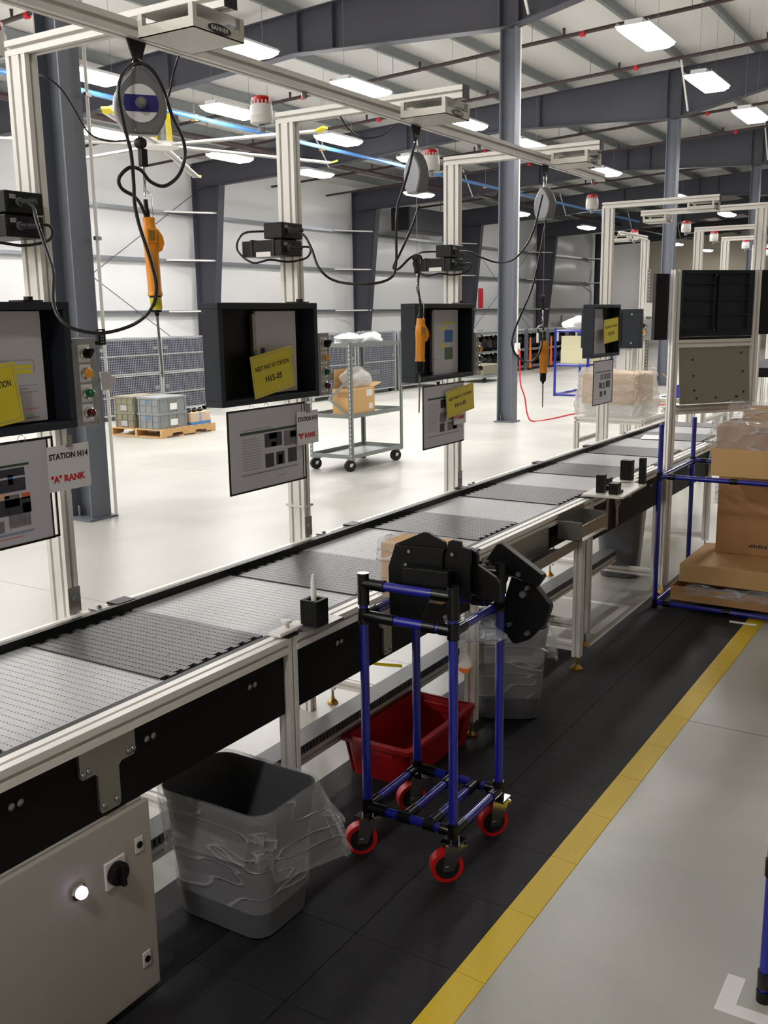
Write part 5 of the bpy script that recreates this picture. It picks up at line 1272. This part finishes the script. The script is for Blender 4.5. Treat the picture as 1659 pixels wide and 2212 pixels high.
MB().slab([(10.0, 2.72, 1.36), (10.5, 2.72, 1.22), (10.5, 2.72, 1.36), (10.0, 2.72, 1.5)], (0, .004, 0)).build('side', M['stainless'], t)
MB().ext('z', 10.52, 10.56, 2.5, 2.54, .8125, 1.5).build('stand', M['alu'], t)
t = thing('far_table', 'long black topped conveyor table beyond the work bench', 'table', (12, 2.3, 0))
MB().box(11.2, 14.5, 2.0, 2.55, .95, 1.05).build('table_top', M['blackpanel'], t)
for x in (11.25, 12.8, 14.4):
    for y in (2.02, 2.49): MB().ext('z', x, x+.04, y, y+.04, 0, .95).build('leg', M['alu'], t)

# ================================================================ open floor: shelf cart
x0, x1, y0, y1 = 8.66, 9.73, 5.86, 6.42
t = thing('shelf_cart', 'grey steel shelf cart on black castors with a carton and bags', 'cart', ((x0+x1)/2, (y0+y1)/2, 0))
for x, sx in ((x0, 1), (x1, -1)):
    for y, sy in ((y0, 1), (y1, -1)):
        u = MB().box(min(x, x+sx*.04), max(x, x+sx*.04), min(y, y+sy*.003), max(y, y+sy*.003), .13, 1.39).box(min(x, x+sx*.003), max(x, x+sx*.003), min(y, y+sy*.04), max(y, y+sy*.04), .13, 1.39).build('upright', M['shelf'], t)
        h = MB()
        for k in range(26): h.box(x-sx*.0006 if sx > 0 else x, x if sx > 0 else x+.0006, y+sy*.017-.006, y+sy*.017+.006, .17+k*.047, .185+k*.047)
        struct(h.build('punched_holes', M['paperwhite'], u), 'stuff')
        cxx, cyy = x+sx*.06, y+sy*.05
        c = MB().box(cxx-.04, cxx+.04, cyy-.04, cyy+.04, .122, .1295).build('castor_plate', M['steel'], t)
        dd = Vector((.85, -.5, 0)).normalized(); ss = Vector((-dd.y, dd.x, 0)); wc = Vector((cxx-.03, cyy, .0635))
        MB().cyl(wc-ss*.02, wc+ss*.02, .0635, n=22).build('wheel', M['rubber'], c, smooth=40)
        for q in (-1, 1): MB().slab([wc+ss*q*.024+dd*.012-Vector((0, 0, .01)), wc+ss*q*.024-dd*.012-Vector((0, 0, .01)), Vector((cxx, cyy, .122))+ss*q*.024-dd*.03, Vector((cxx, cyy, .122))+ss*q*.024+dd*.03], ss*q*.004).build('castor_fork', M['white'], c)
def shelf(z, ya=y0, yb=y1):
    MB().box(x0+.004, x1-.004, ya+.004, yb-.004, z, z+.003).box(x0+.004, x1-.004, ya+.0035, ya+.006, z, z+.045).box(x0+.004, x1-.004, yb-.006, yb-.0035, z, z+.045).box(x0+.0035, x0+.006, ya+.006, yb-.006, z, z+.045).box(x1-.006, x1-.0035, ya+.006, yb-.006, z, z+.045).build('shelf', M['shelf'], t)
shelf(.14); shelf(.58); shelf(1.335); shelf(.99, 6.16, y1)
MB().slab([(x0-.002, y0+.03, .97), (x0-.002, y0+.05, .99), (x0-.002, y0+.30, .79), (x0-.002, y0+.28, .77)], (-.004, 0, 0)).build('brace', M['shelf'], t)
MB().slab([(x0-.002, y0+.03, .62), (x0-.002, y0+.05, .60), (x0-.002, y0+.30, .78), (x0-.002, y0+.28, .80)], (-.0045, 0, 0)).build('brace', M['shelf'], t)
c = thing('cardboard_box', 'open cardboard box with a milky bag on the middle shelf of the cart', 'box', (9.0, 6.0, .585))
MB().box(8.72, 9.17, 5.885, 6.145, .5835, .89).build('carton', M['card'], c, bev=.004)
MB().slab([(9.17, 5.90, .89), (9.17, 6.12, .89), (9.35, 6.12, .93), (9.35, 5.90, .93)], (0, 0, .004)).build('flap', M['card'], c)
MB().box(9.0, 9.12, 5.8835, 5.885, .80, .87).box(9.05, 9.12, 5.8835, 5.885, .66, .72).build('shipping_label', M['paperwhite'], c)
MB().box(8.7185, 8.72, 5.93, 6.08, .80, .86).build('printing', M['carddark'], c)
MB().slab([(8.74, 6.135, .89), (9.16, 6.135, .89), (9.16, 6.12, 1.10), (8.74, 6.12, 1.10)], (0, .004, 0)).build('rear_flap', M['card'], c)
bagm = blob((8.99, 6.02, .98), (.24, .115, .13), 21, .22, flat=.085); bagm.build('bag', M['milky'], c, smooth=60)
tag(blob((8.98, 6.1, 1.405), (.21, .13, .07), 31, .25, flat=.055).build('plastic_bundle', M['cloth'], smooth=60), 'white plastic bundle with red print on top of the shelf cart', 'bundle')
tag(blob((9.47, 6.12, 1.405), (.17, .12, .07), 37, .2, flat=.055).build('plastic_bundle', M['cloth'], smooth=60), 'smooth white plastic bundle on the far end of the cart top', 'bundle')

# ================================================================ pallet with crates
t = thing('wooden_pallet', 'wooden pallet on the concrete holding grey and olive crates', 'pallet', (10.5, 10.45, 0))
px0, px1, py0, py1 = 9.93, 11.05, 9.95, 10.98
for y in (py0, (py0+py1)/2-.02, py1-.04):
    pts = [(px0, .018), (px0+.20, .018), (px0+.22, .06), (px0+.42, .06), (px0+.44, .018), (px0+.68, .018), (px0+.70, .06), (px0+.90, .06), (px0+.92, .018), (px1, .018), (px1, .105), (px0, .105)]
    MB().prism([(a, c) for a, c in pts], 'y', y, y+.04).build('stringer', M['wood'], t)
for k in range(8): MB().box(px0+k*.145, px0+k*.145+.105, py0, py1, .1055, .121).build('deck_board', M['wood'], t)
for k in range(4): MB().box(px0+k*.34, px0+k*.34+.1, py0, py1, .002, .0175).build('bottom_board', M['wood'], t)
def crate(label, x0, x1, y0, y1, z0, z1, m, lid=False, labelcard=True):
    t = thing('plastic_crate', label, 'crate', ((x0+x1)/2, (y0+y1)/2, z0))
    MB().box(x0+.012, x1-.012, y0+.012, y1-.012, z0, z1-.02).build('body', M[m], t)
    MB().box(x0, x1, y0, y1, z1-.03, z1).build('rim', M[m], t, bev=.004)
    for k in range(4):
        f = x0+.03+(x1-x0-.08)*k/3; MB().box(f, f+.02, y0+.003, y0+.012, z0+.005, z1-.031).build('rib', M[m], t)
        f = y0+.03+(y1-y0-.08)*k/3; MB().box(x0+.003, x0+.012, f, f+.02, z0+.005, z1-.031).build('rib', M[m], t)
    MB().box(x0+.003, x0+.012, y0+.02, y1-.02, (z0+z1)/2-.008, (z0+z1)/2).build('rib', M[m], t)
    if labelcard:
        MB().box(x0+.22, x0+.36, y0+.001, y0+.003, z0+.04, z0+.13).build('card_holder', M['white'], t)
    if m == 'crategrey': MB().box(x0+.0, x0+.003, (y0+y1)/2-.03, (y0+y1)/2+.04, z1-.075, z1-.05).build('blue_sticker', M['bluecond'], t)
    else: MB().box(x0, x0+.003, (y0+y1)/2-.06, (y0+y1)/2+.06, z0+.02, z0+.1).build('card_holder', M['wire'], t)
    return t
for k in range(2):
    z = .1215+k*.226
    crate('grey plastic crate '+('directly on the pallet deck' if k == 0 else 'stacked on the lower grey crate')+' with blue sticker', 9.95, 10.52, 10.0, 10.44, z, z+.225, 'crategrey')
    crate('olive plastic crate '+('directly on the pallet deck' if k == 0 else 'stacked on the lower olive crate')+' beside the grey ones', 9.95, 10.50, 10.50, 10.92, z, z+.225, 'crateolive', labelcard=False)
t = thing('wrapped_carton', 'carton with blue wrap and clear film holding black parts on the pallet', 'box', (10.8, 10.15, .122))
MB().box(10.58, 11.0, 10.0, 10.36, .1215, .30).build('carton', M['card'], t)
MB().box(10.575, 11.005, 9.995, 10.365, .1215, .165).box(10.76, 10.80, 9.994, 9.996, .165, .30).build('blue_wrap', M['bluecond'], t)
MB().rings([[(x, y, z) for x, y in rrect(10.79, 10.18, .45, .385, .02, 3)] for z in (.17, .25, .31)], False, False).build('film', M['film'], t)
for k in range(6): MB().lathe((10.63+.06*k, 10.1+.03*(k % 2), .3005), [(.03, 0), (.03, .03), (.015, .045), (.015, .06)], 8).build('black_part', M['cap'], t)

# ================================================================ wire mesh cages
def cage(label, x0, x1, y0, y1, z0, z1, tote=True, pitch=.038, ft=.1):
    t = thing('wire_cage', label, 'cage', ((x0+x1)/2, (y0+y1)/2, z0-.0))
    g = MB(); r = .003
    nx = int((x1-x0)/pitch); nz_ = int((z1-z0-ft)/pitch)
    for i in range(nx+1):
        x = x0+(x1-x0)*i/nx; g.box(x-r, x+r, y0-r, y0+r, z0+ft, z1)
    for j in range(nz_+1):
        z = z0+ft+(z1-z0-ft)*j/nz_; g.box(x0, x1, y0-r, y0+r, z-r, z+r); g.box(x0-r, x0+r, y0, y1, z-r, z+r)
    ny = int((y1-y0)/pitch)
    for i in range(ny+1):
        y = y0+(y1-y0)*i/ny; g.box(x0-r, x0+r, y-r, y+r, z0+ft, z1)
    struct(g.build('wire_mesh', M['wire'], t), 'stuff')
    f = M['wire']
    for x in (x0, x1):
        for y in (y0, y1): MB().box(x-.018, x+.018, y-.018, y+.018, z0+min(.02, ft-.012), z1).build('corner_post', f, t)
    for z in (z0+ft-.01 if ft > .05 else z0+ft, (z0+z1)/2+.02, z1):
        MB().box(x0+.019, x1-.019, y0-.012, y0+.008, z-.012, z+.012).build('edge_bar', f, t)
    MB().box(x0+.02, x1-.02, y0+.02, y1-.02, z0+ft-.015, z0+ft+.005).build('deck', f, t)
    if tote:
        MB().box(x0+.03, x1-.03, y0+.03, y1-.05, z0+ft+.006, z1-.03).build('contents', M['toteblue'], t)
    for x in (x0+.1, x1-.1):
        MB().box(x-.05, x+.05, y0-.014, y0-.0125, (z0+z1)/2+.10, (z0+z1)/2+.16).build('latch', M['shelf'], t)
        if z0 < .05: MB().cyl((x-.01, y0+.08, .05), (x+.03, y0+.08, .05), .05, n=12).build('castor', M['rubber'], t)
    return t
n = 0
for i, (xa, xb) in enumerate(((11.05, 12.46), (12.51, 13.72))):
    for k, (za, zc) in enumerate(((0, .72), (.735, 1.34))):
        cage(('lower' if k == 0 else 'upper')+' wire mesh cage of blue totes in the stack '+('behind the crates' if i == 0 else 'next to the H15 frame'), xa, xb, 12.44, 13.3, za, zc, ft=.1 if k == 0 else .016)
for i, (xa, xb) in enumerate(((15.6, 17.1), (17.2, 18.7), (18.85, 20.9))):
    cage('wire mesh cage on castors, '+('nearest the H15 control box' if i == 0 else 'between two others behind the shelf cart' if i == 1 else 'beside the H16 frame'), xa, xb, 11.45, 12.4, 0, 1.32, pitch=.045)
# low dolly of olive crates by the column
t = thing('crate_dolly', 'low dolly of olive crates beyond the H16 frame', 'dolly', (22.2, 11.2, 0))
MB().box(21.6, 22.9, 10.7, 11.5, .12, .18).build('deck', M['shelf'], t)
for x in (21.75, 22.7): MB().cyl((x, 10.75, .06), (x+.04, 10.75, .06), .06, n=10).build('castor', M['rubber'], t)
MB().box(21.7, 22.8, 10.75, 11.45, .181, .42).build('crate', M['crateolive'], t, bev=.01)

# ================================================================ racks of black parts with orange posts
for k in range(5):
    xa = 23.9+k*1.6; xb = xa+1.5
    t = thing('parts_rack', 'grey rolling rack of black castings with orange posts along the far aisle', 'rack', ((xa+xb)/2, 12.3, 0), 'racks of black castings')
    for x in (xa, xb):
        for y in (12.0, 12.7): MB().box(x-.03, x+.03, y-.03, y+.03, 0, 1.2).build('post', M['steelgrey'], t)
    MB().box(xa, xb, 12.0, 12.7, .08, .14).build('base', M['steelgrey'], t); MB().box(xa, xb, 12.0, 12.7, 1.10, 1.18).build('top_frame', M['shelf'], t); MB().box(xa, xb, 12.0, 12.7, .60, .64).build('shelf', M['shelf'], t)
    for j in range(4):
        for z in (.141, .641):
            o = blob((xa+.22+.35*j, 12.3, z+.2), (.16, .26, .2), 50+j+7*k, .25, 8, 12); o.build('casting', M['cap'], t, smooth=50)
    if k > 0:
        MB().slab([(xa+.05, 11.93, .0), (xa+.22, 11.93, .0), (xa+.15, 11.93, .95), (xa+.11, 11.93, .95)], (0, .03, 0)).build('orange_post', M['orangesteel'], t)
        MB().box(xa-.02, xa+.3, 11.9, 11.99, .0, .06).build('foot', M['rubber'], t)
        MB().box(xa+.6, xa+.75, 11.95, 11.96, .78, 1.08).build('tag', M['paperwhite'], t)
# far blue rack with sheeted goods and cream cartons
pipe_rack('far blue pipe rack with a white sheet on top beyond the column', (18.8, 20.2), (7.0, 7.7), (1.36, 1.36), (.03, .62, 1.30), r=.025, joints=False)
tag(blob((19.5, 7.35, 1.44), (.72, .36, .14), 77, .2, flat=.10).build('plastic_bundle', M['cloth'], smooth=60), 'white plastic sheet bundle on top of the far blue rack', 'bundle')
MB_ = MB().box(18.85, 19.2, 6.95, 7.6, .65, .93); tag(MB_.build('cream_carton', M['stripe']), 'cream carton on the shelf of the far blue rack, lower of two', 'carton')
tag(MB().box(18.87, 19.2, 6.97, 7.6, .9305, 1.20).build('cream_carton', M['stripe']), 'cream carton on the far blue rack, upper of two', 'carton')
# whiteboard and red sign on the wall side
q0 = P(1212, 718, y=20.3); q1 = P(1266, 681, y=20.3)
t = thing('whiteboard', 'large whiteboard near the wall behind the far blue rack', 'board', ((q0.x+q1.x)/2, 20.3, .4))
MB().box(q0.x, q1.x, 20.28, 20.31, q0.z, q1.z).build('panel', M['white'], t)
for x in (q0.x, q1.x): MB().box(x-.03, x+.03, 20.26, 20.33, 0, q1.z+.03).build('stand', M['galv'], t)
tag(MB().box(39.05, 39.5, 19.6, 19.62, 1.9, 2.75).build('red_sign', M['inkred']), 'red sign fixed to a tapered wall column', 'sign')

# small things
q = P(213, 745, y=2.40); q1 = P(213, 711, y=2.40)
t = thing('slotted_clip', 'small black slotted plastic clip at the corner of the H14 control box', 'clip', (q.x, 2.38, q.z))
MB().box(q.x-.012, q.x+.018, 2.386, 2.396, q.z, q1.z-.012).build('plate', M['cap'], t)
MB().box(2.05, q.x, 2.3852, 2.3862, q.z+.002, q.z+.012).build('mount', M['cap'], t)
MB().box(q.x-.012, q.x+.018, 2.386, 2.396, q1.z-.004, q1.z).box(q.x-.012, q.x-.008, 2.386, 2.396, q1.z-.012, q1.z-.004).box(q.x+.014, q.x+.018, 2.386, 2.396, q1.z-.012, q1.z-.004).build('handle_loop', M['cap'], t)
for k in range(3): MB().box(q.x-.002, q.x+.002, 2.385, 2.386, q.z+.006+.009*k, q.z+.011+.009*k).box(q.x+.006, q.x+.010, 2.385, 2.386, q.z+.006+.009*k, q.z+.011+.009*k).build('slot_mark', M['inkgrey'], t)
t = thing('paper_tag', 'white notched paper tag sticking out behind the H14 control box', 'tag', (2.09, 2.40, 1.45))
pp = [P(a, c, y=2.405) for a, c in ((216, 803), (234, 804), (239, 812), (250, 815), (251, 829), (243, 834), (238, 842), (221, 843))]
MB().slab(pp, (0, .003, 0)).build('sheet', M['paperwhite'], t)
MB().box(1.978, pp[0].x+.004, 2.408, 2.412, pp[0].z-.03, pp[0].z-.02).build('holder', M['stainless'], t)
q = P(1605, 1347, z=.012)
tag(MB().cyl((q.x, q.y-.07, .0125), (q.x, q.y+.07, .0125), .006, n=8).build('marker_pen', M['white'], smooth=40), 'thin white marker pen lying on the mat beside the blue rack', 'pen')
